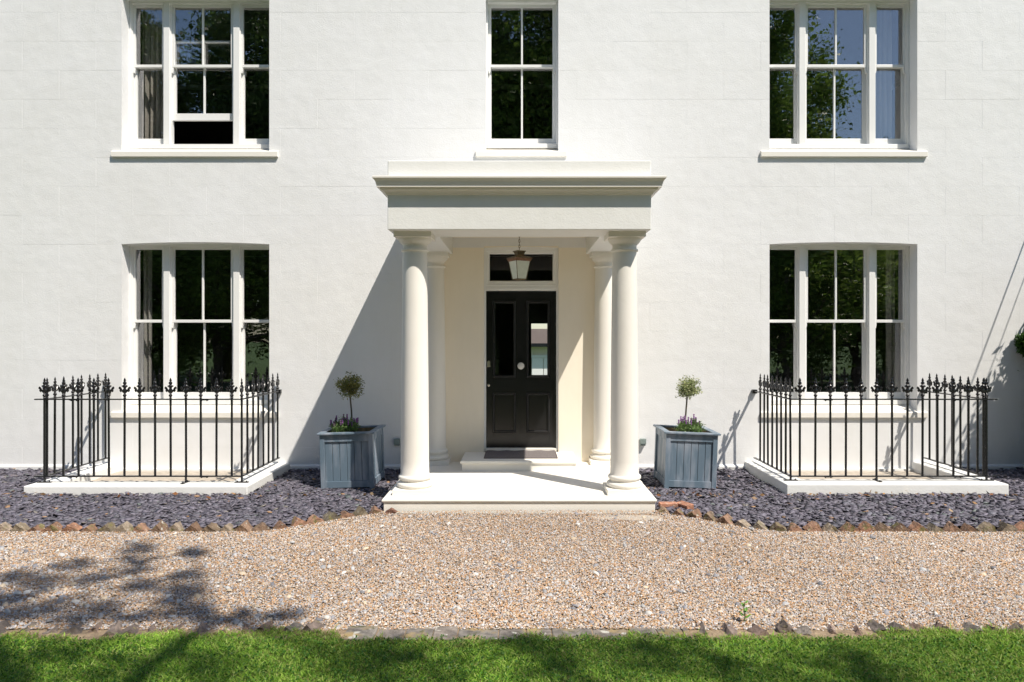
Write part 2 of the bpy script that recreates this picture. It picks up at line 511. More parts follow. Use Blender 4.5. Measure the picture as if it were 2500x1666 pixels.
# ================================================================== HOUSE
house = thing('house', (0, 2.5, 0), 'large white rendered house front with sash windows', 'house')
HW, H_TOP = 7.7, 6.75
WC = 4.19           # window centres
HALF = .955
openings = [
    (-WC-HALF, -WC+HALF, .775, 2.972),
    (WC-HALF, WC+HALF, .775, 2.972),
    (-WC-HALF, -WC+HALF, 4.14, 6.18),
    (WC-HALF, WC+HALF, 4.14, 6.18),
    (-.436, .503, 4.14, 6.18),
    (-.4575, .5048, .134, 2.918),
]
def minus(rects, hole):
    out = []
    hx0, hx1, hz0, hz1 = hole
    for (a, b, c, d) in rects:
        if hx1 <= a or hx0 >= b or hz1 <= c or hz0 >= d:
            out.append((a, b, c, d)); continue
        if hz0 > c: out.append((a, b, c, hz0))
        if hz1 < d: out.append((a, b, hz1, d))
        c2, d2 = max(c, hz0), min(d, hz1)
        if hx0 > a: out.append((a, hx0, c2, d2))
        if hx1 < b: out.append((hx1, b, c2, d2))
    return out
FT = .33
PORCH = (-1.09, 1.09, .10, 2.90)
rects = [(-HW, HW, -.3, H_TOP)]
for h in openings: rects = minus(rects, h)
mb = MB()
for (a, b, c, d) in rects: mb.box(a, b, .002, FT, c, d)
# gable walls, rear wall with a stair window
mb.box(-HW, -HW+.3, FT, 5.2, -.3, H_TOP)
mb.box(HW-.3, HW, FT, 5.2, -.3, H_TOP)
for (a, b, c, d) in minus([(-HW+.3, HW-.3, -.3, H_TOP)], (.235, .95, .95, 2.02)): mb.box(a, b, 4.9, 5.2, c, d)
wall = mb.build('wall', M['wall'], house)
# render ruled into ashlar blocks, each one a few millimetres proud of the joints
COURSE, BLK, J = .375, .955, .0011
z0 = 4.068 - 11*COURSE
row = 0
z = z0
while z < H_TOP:
    off = -6.43 if (row % 2) == 0 else -6.43 - BLK/2
    x = off - 2*BLK
    while x < HW:
        rs = [(max(x, -HW), min(x+BLK, HW), max(z, -.2), min(z+COURSE, H_TOP))]
        x += BLK
        if rs[0][1]-rs[0][0] < .05: continue
        for h in openings + [PORCH]: rs = minus(rs, h)
        for (a, b, c, d) in rs:
            if b-a < .006 or d-c < .006: continue
            def edge(v, g, s):
                # keep flush at openings, joint elsewhere
                for h in openings:
                    if any(abs(v-e) < 1e-6 for e in h[g:g+2]): return v
                return v + s*J
            J = rnd.choice((.0001, .0002, .0003, .0005, .0008))
            a2, b2, c2, d2 = edge(a, 0, 1), edge(b, 0, -1), edge(c, 2, 1), edge(d, 2, -1)
            dy = rnd.uniform(-.0005, .0005)
            m2 = MB(); e = .0008
            yf, yb = dy, .0035
            m2.add([(a2,yb,c2),(b2,yb,c2),(b2,yb,d2),(a2,yb,d2),
                    (a2,yf+e,c2),(b2,yf+e,c2),(b2,yf+e,d2),(a2,yf+e,d2),
                    (a2+e,yf,c2+e),(b2-e,yf,c2+e),(b2-e,yf,d2-e),(a2+e,yf,d2-e)],
                   [(0,1,5,4),(1,2,6,5),(2,3,7,6),(3,0,4,7),(4,5,9,8),(5,6,10,9),(6,7,11,10),(7,4,8,11),(8,9,10,11)])
            m2.build('block', M['wall'], wall)
    z += COURSE
    row += 1
# plain cream plaster behind the portico, warm bounced light tinted in
m2 = MB()
for (a, b, c, d) in minus([PORCH], openings[5]): m2.box(a, b, .0002, .0046, c, d)
m2.build('porch_plaster', M['porch_bounce_cream'], wall)
# shallow arched heads over ground floor openings
def arch_head(x0, x1, ztop, rise):
    n = 14
    arc = []
    for i in range(n+1):
        t = i/n
        arc.append((x0+(x1-x0)*t, ztop - rise*(2*t-1)**2 - .001))
    m3 = MB()
    for i in range(n):
        (xa, za), (xb, zb) = arc[i], arc[i+1]
        m3.prism_y([(xa, za), (xb, zb), (xb, ztop+.002), (xa, ztop+.002)], -.0005, FT)
    m3.build('arch_head', M['wall'] if abs(x0) > 1 else M['porch_bounce_cream'], wall)
arch_head(-WC-HALF, -WC+HALF, 2.972, .026)
arch_head(WC-HALF, WC+HALF, 2.972, .026)
arch_head(-.4575, .5048, 2.918, .016)
# splayed plaster skirt at the wall foot
for i, (a, b) in enumerate(((-HW, -5.41), (-2.965, -1.37), (1.37, 2.915), (5.345, HW))):
    MB().prism_x([(-.022, -.1), (.004, -.1), (.004, .105), (-.022, .075)], a, b).build('skirt', M['wall'], wall)
# rooms
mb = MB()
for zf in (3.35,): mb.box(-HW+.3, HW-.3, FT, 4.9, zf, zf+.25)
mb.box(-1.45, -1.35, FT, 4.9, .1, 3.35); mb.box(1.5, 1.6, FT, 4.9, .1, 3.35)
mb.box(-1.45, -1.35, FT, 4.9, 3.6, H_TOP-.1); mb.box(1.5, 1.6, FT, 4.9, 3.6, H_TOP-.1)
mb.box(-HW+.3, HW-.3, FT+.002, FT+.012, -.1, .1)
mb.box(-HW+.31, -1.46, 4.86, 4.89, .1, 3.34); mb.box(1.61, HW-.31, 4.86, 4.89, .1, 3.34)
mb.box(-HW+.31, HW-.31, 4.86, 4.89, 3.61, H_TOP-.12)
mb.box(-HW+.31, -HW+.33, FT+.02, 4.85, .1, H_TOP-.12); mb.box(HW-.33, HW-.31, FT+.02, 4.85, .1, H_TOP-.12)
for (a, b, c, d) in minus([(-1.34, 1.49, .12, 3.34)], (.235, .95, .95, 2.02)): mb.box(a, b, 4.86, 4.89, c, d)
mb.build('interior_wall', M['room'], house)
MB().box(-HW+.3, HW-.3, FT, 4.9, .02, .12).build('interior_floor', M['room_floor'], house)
mb = MB()
mb.box(-HW-.25, HW+.25, .05, 5.4, H_TOP, H_TOP+.12)
mb.prism_x([(.05, H_TOP+.12), (5.4, H_TOP+.12), (2.7, H_TOP+1.5)], -HW-.2, HW+.2)
mb.build('roof', M['roof'], house)

# ---- sash windows
FY = .18            # face of box frame
def horns(mb, xa, xb, z, ya, yb):
    for x0, x1 in ((xa, xa+.034), (xb-.034, xb)):
        mb.prism_y([(x0, z-.035), (x0+.010, z-.075), (x1-.008, z-.075), (x1, z-.035), (x1, z+.001), (x0, z+.001)], ya+.001, yb)
def sash_pair(win, xa, xb, zs, zm, zt, bars, lift=0., st=.046):
    """upper sash in front, lower sash behind; zs bottom, zm meeting rail, zt top"""
    ya, yb = FY+.03, FY+.068
    u = MB().ring(xa, xb, zm-.0, zt, st, ya, yb, wb=.038, wt=.05)
    horns(u, xa, xb, zm, ya, yb)
    su = u.build('sash', M['sash'], win, bevel=.003)
    MB().box(xa+st, xb-st, ya+.018, ya+.022, zm+.038, zt-.05).build('pane', M['glass'], win) if not bars else None
    la, lb = FY+.074, FY+.112
    zb0, zb1 = zs+lift, zm+.038+lift
    l = MB().ring(xa, xb, zb0, zb1, st, la, lb, wb=.095, wt=.036)
    l.build('sash', M['sash'], win, bevel=.003)
    if not bars:
        MB().box(xa+st, xb-st, la+.018, la+.022, zb0+.095, zb1-.036).build('pane', M['glass'], win)
    else:
        xm = (xa+xb)/2; h = .012
        for (y, c, d) in ((ya, zm+.038, zt-.05), (la, zb0+.095, zb1-.036)):
            MB().prism_y([(xm-h, c), (xm+h, c), (xm+h, d), (xm-h, d)], y+.004, y+.034).build('glazing_bar', M['sash'], win, bevel=.004)
            for p0, p1 in ((xa+st, xm-h), (xm+h, xb-st)):
                MB().box(p0, p1, y+.018, y+.022, c, d).build('pane', M['glass'], win)

def sill(win, x0, x1, ztop, thick, slope_to, xo0, xo1):
    """stone sill: projecting slab plus sloped top running back to the frame"""
    mb = MB()
    mb.prism_x([(-.036, ztop-thick), (.0, ztop-thick-.002), (.0, ztop+.012), (-.03, ztop+.002), (-.036, ztop-.004)], x0, x1)
    mb.build('sill', M['stone_paint'], win, bevel=.005)
    MB().prism_x([(-.002, ztop-.02), (FY+.03, ztop-.02), (FY+.03, slope_to), (-.002, ztop+.008)], xo0+.002, xo1-.002).build('sill_slope', M['stone_paint'], win)

def triple_window(cx, zo, zt, zs, zm, lift=0.):
    xl, xr = cx-HALF, cx+HALF
    fr = MB()
    fr.box(xl, xl+.03, FY, FY+.13, zs-.06, zt); fr.box(xr-.03, xr, FY, FY+.13, zs-.06, zt)
    fr.box(xl+.03, xr-.03, FY+.001, FY+.13, zt-.06, zt)
    fr.box(xl+.03, xr-.03, FY-.012, FY+.13, zs-.06, zs)
    # staff beads round each light
    for a, b in ((xl+.03, cx-.5), (cx-.42, cx+.42), (cx+.5, xr-.03)):
        fr.box(a, a+.012, FY+.012, FY+.03, zs, zt-.06); fr.box(b-.012, b, FY+.012, FY+.03, zs, zt-.06)
    win = fr.build('window', M['sash'], house, bevel=.003)
    for m in (-1, 1):
        MB().box(cx+m*.46-.041, cx+m*.46+.041, FY-.006, FY+.125, zs-.0, zt-.058).build('mullion', M['sash'], win, bevel=.005)
    top = zt-.045
    sash_pair(win, xl+.03, cx-.501, zs, zm, top, False, st=.036)
    sash_pair(win, cx-.419, cx+.419, zs, zm, top, True, lift)
    sash_pair(win, cx+.501, xr-.03, zs, zm, top, False, st=.036)
    sill(win, cx-1.075, cx+1.075, zo, .072, zs-.055, xl, xr)
    return win
triple_window(-WC, .775, 2.995, .915, 1.935)['label'] = 'three light sash window behind the left railing'
triple_window(WC, .775, 2.995, .915, 1.935)['label'] = 'three light sash window behind the right railing'
triple_window(-WC, 4.14, 6.2, 4.285, 5.310, lift=.335)['label'] = 'upper left window with its middle sash raised'
triple_window(WC, 4.14, 6.2, 4.285, 5.310)['label'] = 'upper right window reflecting blue sky'
# narrow window over the porch
fr = MB()
xl, xr, zs, zt = -.436, .503, 4.285, 6.2
fr.box(xl, xl+.022, FY-.03, FY+.13, zs-.06, zt); fr.box(xr-.022, xr, FY-.03, FY+.13, zs-.06, zt)
fr.box(xl+.022, xr-.022, FY-.029, FY+.13, zt-.06, zt); fr.box(xl+.022, xr-.022, FY-.042, FY+.13, zs-.06, zs)
win = fr.build('window', M['sash'], house, bevel=.003)
win['label'] = 'narrow four pane sash window above the porch'
sash_pair(win, xl+.022, xr-.022, zs, 5.310, zt-.045, True, st=.042)
sill(win, -.566, .613, 4.14, .072, 4.23, xl, xr)

# ---- front door, frame and fanlight
DX0, DX1, DZ0, DZ1, DY = -.430, .477, .302, 2.342, .075
fr = MB()
fr.box(-.4575, DX0-.003, .045, .2, .26, 2.93); fr.box(DX1+.003, .5048, .045, .2, .26, 2.93)
fr.box(DX0-.003, DX1+.003, .046, .2, 2.87, 2.93)
fr.box(DX0-.003, DX1+.003, .040, .2, 2.345, 2.385)
fr.box(DX0-.003, DX1+.003, .052, .2, 2.385, 2.43)
frame = fr.build('door_frame', M['sash'], house, bevel=.004)
MB().mould(DX0-.002, DX1+.002, 2.432, 2.869, .045, .06, .062, .085).build('fanlight_frame', M['sash'], frame)
MB().box(DX0+.04, DX1-.04, .088, .092, 2.47, 2.83).build('pane', M['door_glass'], frame)
MB().box(DX0-.003, DX1+.003, .01, .2, .134, .300).build('threshold', M['stone_paint'], frame, bevel=.004)
k = .00163
def dx(c): return DX0 + (c-122)*k
def dz(c): return DZ0 + (1352-c)*k
d = MB()
yb = DY+.045
d.box(DX0, dx(176), DY, yb, DZ0, DZ1); d.box(dx(626), DX1, DY, yb, DZ0, DZ1)
d.box(dx(354), dx(446), DY+.0005, yb, DZ0, DZ1)
for a, b in ((176, 354), (446, 626)):
    d.box(dx(a), dx(b), DY+.001, yb, DZ0, dz(1228)); d.box(dx(a), dx(b), DY+.001, yb, dz(916), dz(788)); d.box(dx(a), dx(b), DY+.001, yb, dz(182), DZ1)
door = d.build('front_door', M['black_door'], house, bevel=.002)
door['label'] = 'black panelled front door with two glass panes'
for a, b in ((176, 354), (446, 626)):
    MB().mould(dx(a-4), dx(b+4), dz(792), dz(178), .034, DY-.002, DY-.024, DY+.016).build('moulding', M['black_trim'], door)
    MB().box(dx(a+10), dx(b-10), DY+.018, DY+.022, dz(774), dz(196)).build('pane', M['door_glass'], door)
    MB().mould(dx(a-4), dx(b+4), dz(1232), dz(912), .030, DY-.002, DY-.020, DY+.013).build('moulding', M['black_trim'], door)
    MB().box(dx(a+4), dx(b-4), DY+.013, DY+.03, dz(1224), dz(920)).build('panel', M['black_door'], door)
kb = MB().lathe([(.030, .0), (.034, .004), (.030, .010), (.016, .016), (.015, .030), (.036, .044), (.045, .058), (.043, .070), (.030, .080), (.0, .083)], n=24, caps=False)
kme = kb.mesh('knob', M['ceramic'], 40)
link('knob', kme, door, loc=(dx(398), DY, dz(697)), rot=(R(90), 0, 0))
MB().prism_y([(dx(128), dz(706)), (dx(153), dz(706)), (dx(153), dz(666)), (dx(146), dz(658)), (dx(135), dz(658)), (dx(128), dz(666))], DY-.010, DY).build('lock_plate', M['brass'], door, bevel=.002)
kb = MB().lathe([(.017, 0), (.017, .004), (.009, .007), (.006, .004)], n=16)
link('keyhole', kb.mesh('keyhole', M['brass'], 40), door, loc=(dx(140), DY, dz(852)), rot=(R(90), 0, 0))

# ================================================================== PORTICO
portico = thing('portico', (0, -1.05, 0), 'cream columned portico with heavy cornice over the front door', 'portico')
ZL = .134
PX, PYF = 1.318, -2.09
mb = MB()
mb.box(-1.352, 1.352, -2.118, .008, -.1, ZL-.042)
landing = mb.build('landing', M['stone_paint'], portico, bevel=.004)
# landing slab with rounded nosing
prof = [(.0, ZL-.040), (.004, ZL-.040), (.012, ZL-.034), (.0165, ZL-.022), (.013, ZL-.009), (.006, ZL-.004), (-.03, ZL-.002), (-.032, ZL)]
def u_sweep(mb, prof, hx, yf, yw, close_top=True):
    """sweep an outward profile round left side, front and right side"""
    n = len(prof); v = []
    for p, zz in prof:
        v += [(-hx-p, yw, zz), (-hx-p, yf-p, zz), (hx+p, yf-p, zz), (hx+p, yw, zz)]
    f = []
    for j in range(n-1):
        for i in range(3):
            f.append((j*4+i, j*4+i+1, (j+1)*4+i+1, (j+1)*4+i))
    if close_top:
        f.append(tuple((n-1)*4+i for i in range(4)))
        f.append(tuple(i for i in (3, 2, 1, 0)))
        f.append(tuple(j*4 for j in range(n))); f.append(tuple(j*4+3 for j in range(n-1, -1, -1)))
    mb.add(v, f)
m2 = MB(); u_sweep(m2, prof, 1.352, -2.118, .006)
m2.build('nosing', M['stone_paint'], landing, smooth=30)
# door step with nosing
mb = MB(); mb.box(-.690, .682, -.655, .006, ZL+.001, .220)
step = mb.build('doorstep', M['stone_paint'], portico)
prof = [(.0, .219), (.010, .222), (.016, .230), (.016, .244), (.010, .254), (.0, .258)]
n = len(prof); m2 = MB(); v = []
for p, zz in prof:
    v += [(-.692-p, .006, zz), (-.692-p, -.657-p, zz), (.684+p, -.657-p, zz), (.684+p, .006, zz)]
f = [(j*4+i, j*4+i+1, (j+1)*4+i+1, (j+1)*4+i) for j in range(n-1) for i in range(3)] + [tuple((n-1)*4+i for i in range(4)), (3, 2, 1, 0)]
m2.add(v, f).build('nosing', M['stone_paint'], step, smooth=35)
# columns
def column(cx, cy, lab):
    sh = []
    r0, r1, zb, ztp = .1455, .1245, .318, 2.63
    for i in range(17):
        t = i/16
        sh.append((r0 + (r1-r0)*(t**1.6), zb + (ztp-zb)*t))
    sh[0] = (r0+.010, zb-.004); sh.insert(1, (r0+.002, zb+.012))
    c = MB().lathe(sh, cx, cy, 48).build('column', M['portico'], portico, smooth=50)
    c['label'] = lab
    MB().box(cx-.2025, cx+.2025, cy-.2025, cy+.2025, ZL-.0, .189).build('plinth', M['stone_paint'], c, bevel=.004)
    def torus(rm, z0_, z1_, b):
        zc, h = (z0_+z1_)/2, (z1_-z0_)/2
        return [(rm-b + b*math.cos(a), zc + h*math.sin(a)) for a in [R(-90+22.5*i) for i in range(9)]]
    pr = [(.12, .188)] + torus(.1875, .189, .247, .03) + [(.160, .249), (.152, .255), (.156, .262)] + torus(.171, .264, .316, .026) + [(.147, .3165)]
    MB().lathe(pr, cx, cy, 48).build('base', M['stone_paint'], c, smooth=35)
    pr = [(.1235, 2.615), (.127, 2.624)] + torus(.1435, 2.627, 2.655, .014) + [(.126, 2.660), (.1245, 2.672), (.1245, 2.692), (.133, 2.697), (.135, 2.705),
          (.147, 2.714), (.162, 2.732), (.171, 2.752), (.173, 2.766)]
    cap = MB().lathe(pr, cx, cy, 48)
    cap.box(cx-.19, cx+.19, cy-.19, cy+.19, 2.764, 2.8165)
    cap.build('capital', M['portico'], c, smooth=35)
column(-1.088, -1.79, 'front left column of the portico')
column(1.095, -1.79, 'front right column of the portico')
column(-1.088, -.085, 'rear left column against the house wall')
column(1.095, -.085, 'rear right column against the house wall')
# entablature beams and ceiling
mb = MB()
mb.box(-PX, PX, PYF, -1.571, 2.817, 3.168)
mb.box(-PX, -.861, -1.5705, .01, 2.8175, 3.168)
mb.box(.861, PX, -1.5705, .01, 2.8175, 3.168)
ent = mb.build('entablature', M['portico_white'], portico, bevel=.006)
MB().box(-.862, .862, -1.572, .008, 3.03, 3.06).build('ceiling', M['porch_bounce_cream'], portico)
prof = [(.0, 3.160), (.012, 3.167), (.016, 3.176), (.020, 3.178), (.026, 3.188), (.040, 3.198), (.056, 3.206), (.060, 3.216), (.062, 3.2265),
        (.0924, 3.2265), (.0924, 3.246), (.0945, 3.2475), (.097, 3.253), (.099, 3.263), (.103, 3.277), (.112, 3.291), (.122, 3.302), (.1285, 3.308), (.1289, 3.324), (.124, 3.3275), (-.01, 3.345)]
m2 = MB(); u_sweep(m2, prof, PX, PYF, .01)
m2.build('cornice', M['portico'], portico, smooth=32)
MB().box(-PX, PX, PYF+.002, .009, 3.3405, 3.508).build('blocking_course', M['portico_white'], portico, bevel=.008)

# ================================================================== LIGHT WELLS AND RAILINGS
def light_well(x0, x1, ztop, lab):
    t = thing('light_well', ((x0+x1)/2, -.72, 0), lab, 'light well')
    w = .27
    mb = MB()
    mb.add([(x0, -1.445, -.1), (x1, -1.445, -.1), (x1, .006, -.1), (x0, .006, -.1),
            (x0, -1.445, ztop), (x1, -1.445, ztop), (x1, .006, ztop), (x0, .006, ztop),
            (x0+w, -1.16, ztop), (x1-w, -1.16, ztop), (x1-w, .006, ztop), (x0+w, .006, ztop),
            (x0+w, -1.16, -.25), (x1-w, -1.16, -.25), (x1-w, .006, -.25), (x0+w, .006, -.25)],
           [(0,1,5,4), (1,2,6,5), (3,0,4,7), (4,5,9,8), (5,6,10,9), (7,4,8,11), (8,9,13,12), (9,10,14,13), (11,8,12,15)])
    mb.build('kerb', M['portico_white'], t, bevel=.012, seg=3)
    MB().box(x0+.1, x1-.1, -1.3, .006, -.3, .018).build('well_floor', M['concrete'], t)
    MB().box(x0+w, x1-w, -.05, .0, -.0, .045).build('ledge', M['portico_white'], t)
light_well(-5.41, -2.968, .116, 'low white rendered kerb around the left window well')
light_well(2.915, 5.34, .138, 'low white rendered kerb around the right window well')

fin = MB()
fin.lathe([(.0115, -.03), (.0115, .004), (.015, .008), (.015, .014), (.010, .020), (.017, .030), (.021, .038), (.018, .047), (.010, .054), (.013, .060), (.009, .066)], n=10)
body = [(.009, .060), (.017, .078), (.021, .095), (.017, .110), (.012, .120), (.019, .132), (.026, .142), (.021, .152), (.011, .160), (.017, .170), (.020, .179), (.013, .190), (.009, .198), (.013, .206), (.009, .220), (.001, .238)]
fin.lathe(body, n=8, sx=1.12, sy=.7)
for s in (-1, 1):
    fin.tube([(s*x, 0, z_) for x, z_ in ((.004, .066), (.020, .082), (.036, .104), (.046, .124), (.054, .132), (.060, .122), (.056, .110))], [.007, .0095, .0105, .0105, .009, .0075, .004], 6)
    fin.tube([(s*x, 0, z_) for x, z_ in ((.034, .112), (.046, .104), (.048, .090), (.040, .080), (.033, .088))], [.005, .0095, .009, .007, .0035], 6)
    fin.tube([(s*x, 0, z_) for x, z_ in ((.010, .128), (.026, .146), (.034, .142))], [.006, .0085, .004], 5)
FIN = fin.mesh('finial', M['iron'], 50)
BAR = MB().lathe([(.0125, 0), (.0125, .86)], n=10).mesh('bar', M['iron'], 50)
NUT = MB().lathe([(.008, 0), (.008, .008), (.004, .012)], n=6).mesh('bolt', M['iron'])

def railing(xc_in, xs_front, xc_out, ys_in, ys_out, zk, out_end, lab):
    """xc_in: corner nearest the porch; xc_out: far corner; sides run back to the wall"""
    yF = -1.25
    zb, zt = .188, 1.047
    t = thing('railing', ((xc_in+xc_out)/2, yF, zk), lab, 'railing')
    def bar(x, y, turned):
        b = link('bar', BAR, t, loc=(x+rnd.uniform(-.003, .003), y, zb), rot=(rnd.uniform(-.004, .004), rnd.uniform(-.004, .004), 0))
        f_ = link('finial', FIN, None, loc=(0, 0, zt-zb+.004), rot=(0, 0, R(90 if turned else 0)+rnd.uniform(-.12, .12)))
        f_.parent = b
    for x in xs_front: bar(x, yF, False)
    bar(xc_in, yF, True); bar(xc_out, yF, False)
    for y in ys_in: bar(xc_in, y, True)
    for y in ys_out: bar(xc_out, y, True)
    xa, xb_ = sorted((xc_in, out_end))
    for zz in (zb, zt):
        MB().box(xa-.012, xb_+.012, yF-.019, yF+.019, zz-.0065, zz+.0065).build('rail', M['iron'], t, bevel=.0015)
        for xx in (xc_in, xc_out):
            MB().box(xx-.017, xx+.017, yF+.012, -.03, zz-.0060, zz+.0070).build('rail', M['iron'], t, bevel=.0015)
        for xx in (xa+.42, xb_-.42):
            mb_ = MB().box(xx-.045, xx+.045, yF-.016, yF+.016, zz-.012, zz-.005)
            for q in (-.03, .03): mb_.lathe([(.008, zz-.02), (.008, zz-.011)], xx+q, yF, 6)
            mb_.build('splice_plate', M['iron'], t)
    # posts with bolted feet
    xm = xs_front[len(xs_front)//2 + (2 if xc_in < 0 else -1)]
    for (px, py, along) in ((xc_in, yF, True), (xc_out, yF, True), (xm, yF, False)):
        mb_ = MB().lathe([(.0125, zk), (.0125, zb)], px, py, 10)
        if along: mb_.box(px-.075, px+.075, py-.018, py+.018, zk+.0005, zk+.011)
        else: mb_.box(px-.018, px+.018, py-.095, py+.055, zk+.0005, zk+.011)
        post = mb_.build('post_foot', M['iron'], t)
        for q in (-.052, .052):
            link('bolt', NUT, post, loc=(px+q if along else px, py if along else py+q-.02, zk+.011))
    # brackets on the wall
    for xx in (xc_in, xc_out):
        MB().box(xx-.03, xx+.03, -.05, -.002, zt-.03, zt+.02).build('wall_bracket', M['iron'], t, bevel=.003)
railing(-3.102, [-5.098+.1713*i for i in range(12)], -5.306, [-1.25+.168*i for i in range(1, 8)], [-1.212]+[-1.25+.168*i for i in range(1, 8)],
        .116, -5.40, 'black iron railing with leafy finials left of the porch')
railing(3.032, [3.137+.1711*i for i in range(13)], 5.221, [-1.25+.1437*i for i in range(1, 8)], [-1.215]+[-1.09+.157*i for i in range(7)],
        .138, 5.32, 'black iron railing with leafy finials right of the porch')

# ================================================================== LANTERN
lan = thing('lantern', (0, -1.05, 2.40), 'weathered copper lantern hanging by a chain above the door', 'lantern')
lx, ly = 0.0, -1.05
mpp = (9.216-1.05)/1740
def lz(c): return CAM_Z - (560 + c*.1403 - 825)*mpp
s2 = math.sqrt(2)
rot = R(45+30)
def sq(mb, prof):
    return mb.lathe([(r*s2/2, z_) for r, z_ in prof], lx, ly, 4, rot=rot)
W = 1/1.366 * .1403 * mpp
sq(MB(), [(230*W, lz(392)), (232*W, lz(378)), (20*W, lz(372))]).build('cap', M['lantern'], lan)
sq(MB(), [(160*W, lz(440)), (200*W, lz(400)), (200*W, lz(393))]).build('collar', M['lantern'], lan)
sq(MB(), [(470*W, lz(512)), (472*W, lz(503)), (330*W, lz(484)), (185*W, lz(470)), (165*W, lz(441))]).build('roof', M['lantern'], lan)
sq(MB(), [(385*W, lz(562)), (440*W, lz(513))]).build('band', M['lantern_band'], lan)
t0, b0 = 372*W, 236*W
def corner(w, i): 
    a = rot + i*math.pi/2
    return Vector((lx + w*s2/2*math.cos(a), ly + w*s2/2*math.sin(a), 0))
for i in range(4):
    ta, tb = corner(t0, i), corner(t0, i+1); ba, bb = corner(b0, i), corner(b0, i+1)
    for p in (ta, tb): p.z = lz(561)
    for p in (ba, bb): p.z = lz(868)
    nrm = ((ta+tb)/2 - Vector((lx, ly, (ta.z)))).normalized()*.003
    MB().add([ba, bb, tb, ta, ba-nrm, bb-nrm, tb-nrm, ta-nrm], [(0,1,2,3), (7,6,5,4), (0,4,5,1), (1,5,6,2), (2,6,7,3), (3,7,4,0)]).build('pane', M['lantern_glass'], lan)
    MB().tube([ba*1.0, ta*1.0], .0042, 6).build('corner_bar', M['lantern'], lan)
sq(MB(), [(170*W, lz(888)), (244*W, lz(876)), (244*W, lz(864))]).build('bottom_rim', M['lantern'], lan)
ch = MB()
zc = lz(374)
i = 0
while zc < 3.03:
    L_ = .036
    ring = []
    for q in range(9):
        a = 2*math.pi*q/8
        r1, r2 = .0085*math.sin(a), (L_/2+.004)*math.cos(a)
        ring.append((lx + (r1 if i % 2 else 0), ly + (0 if i % 2 else r1), zc+L_/2+r2))
    ch.tube(ring, .0028, 5, caps=False)
    zc += L_*.86; i += 1
ch.build('chain', M['lantern'], lan)

# ================================================================== DOOR MAT
mt = thing('door_mat', (.02, -.25, .258), 'grey ribbed door mat lying on the doorstep', 'mat')
NX, NY = 24, 10
v = []; f = []
for j in range(NY+1):
    for i in range(NX+1):
        x = -.425 + .885*i/NX; y = -.50 + .515*j/NY
        zz = .2655 + .004*math.sin(i*1.1)*(j/NY)**3 + (.012*(j/NY)**6)
        v.append((x + rnd.uniform(-.001, .001), y, zz))
for j in range(NY):
    for i in range(NX):
        a = j*(NX+1)+i
        f.append((a, a+1, a+NX+2, a+NX+1))
MB().add(v, f).build('pile', M['mat'], mt)
MB().ring(-.435, .47, 0, .1, .012, 0, .1)
em = MB()
em.box(-.436, .471, -.512, -.498, .2585, .266); em.box(-.436, -.424, -.498, .008, .2585, .266); em.box(.459, .471, -.498, .008, .2585, .266)
em.build('edge', M['mat_edge'], mt, bevel=.003)

# ================================================================== SOCKET BOXES
for sx, lab in ((-1.575, 'small grey weatherproof box on the wall left of the portico'), (1.59, 'small grey weatherproof box on the wall right of the portico')):
    t = thing('socket_box', (sx, 0, .36), lab, 'socket box')
    MB().box(sx-.036, sx+.036, -.055, -.001, .345, .435).build('housing', M['socket'], t, bevel=.008)
    MB().box(sx-.039, sx+.039, -.068, -.056, .368, .437).build('lid', M['socket'], t, bevel=.005)

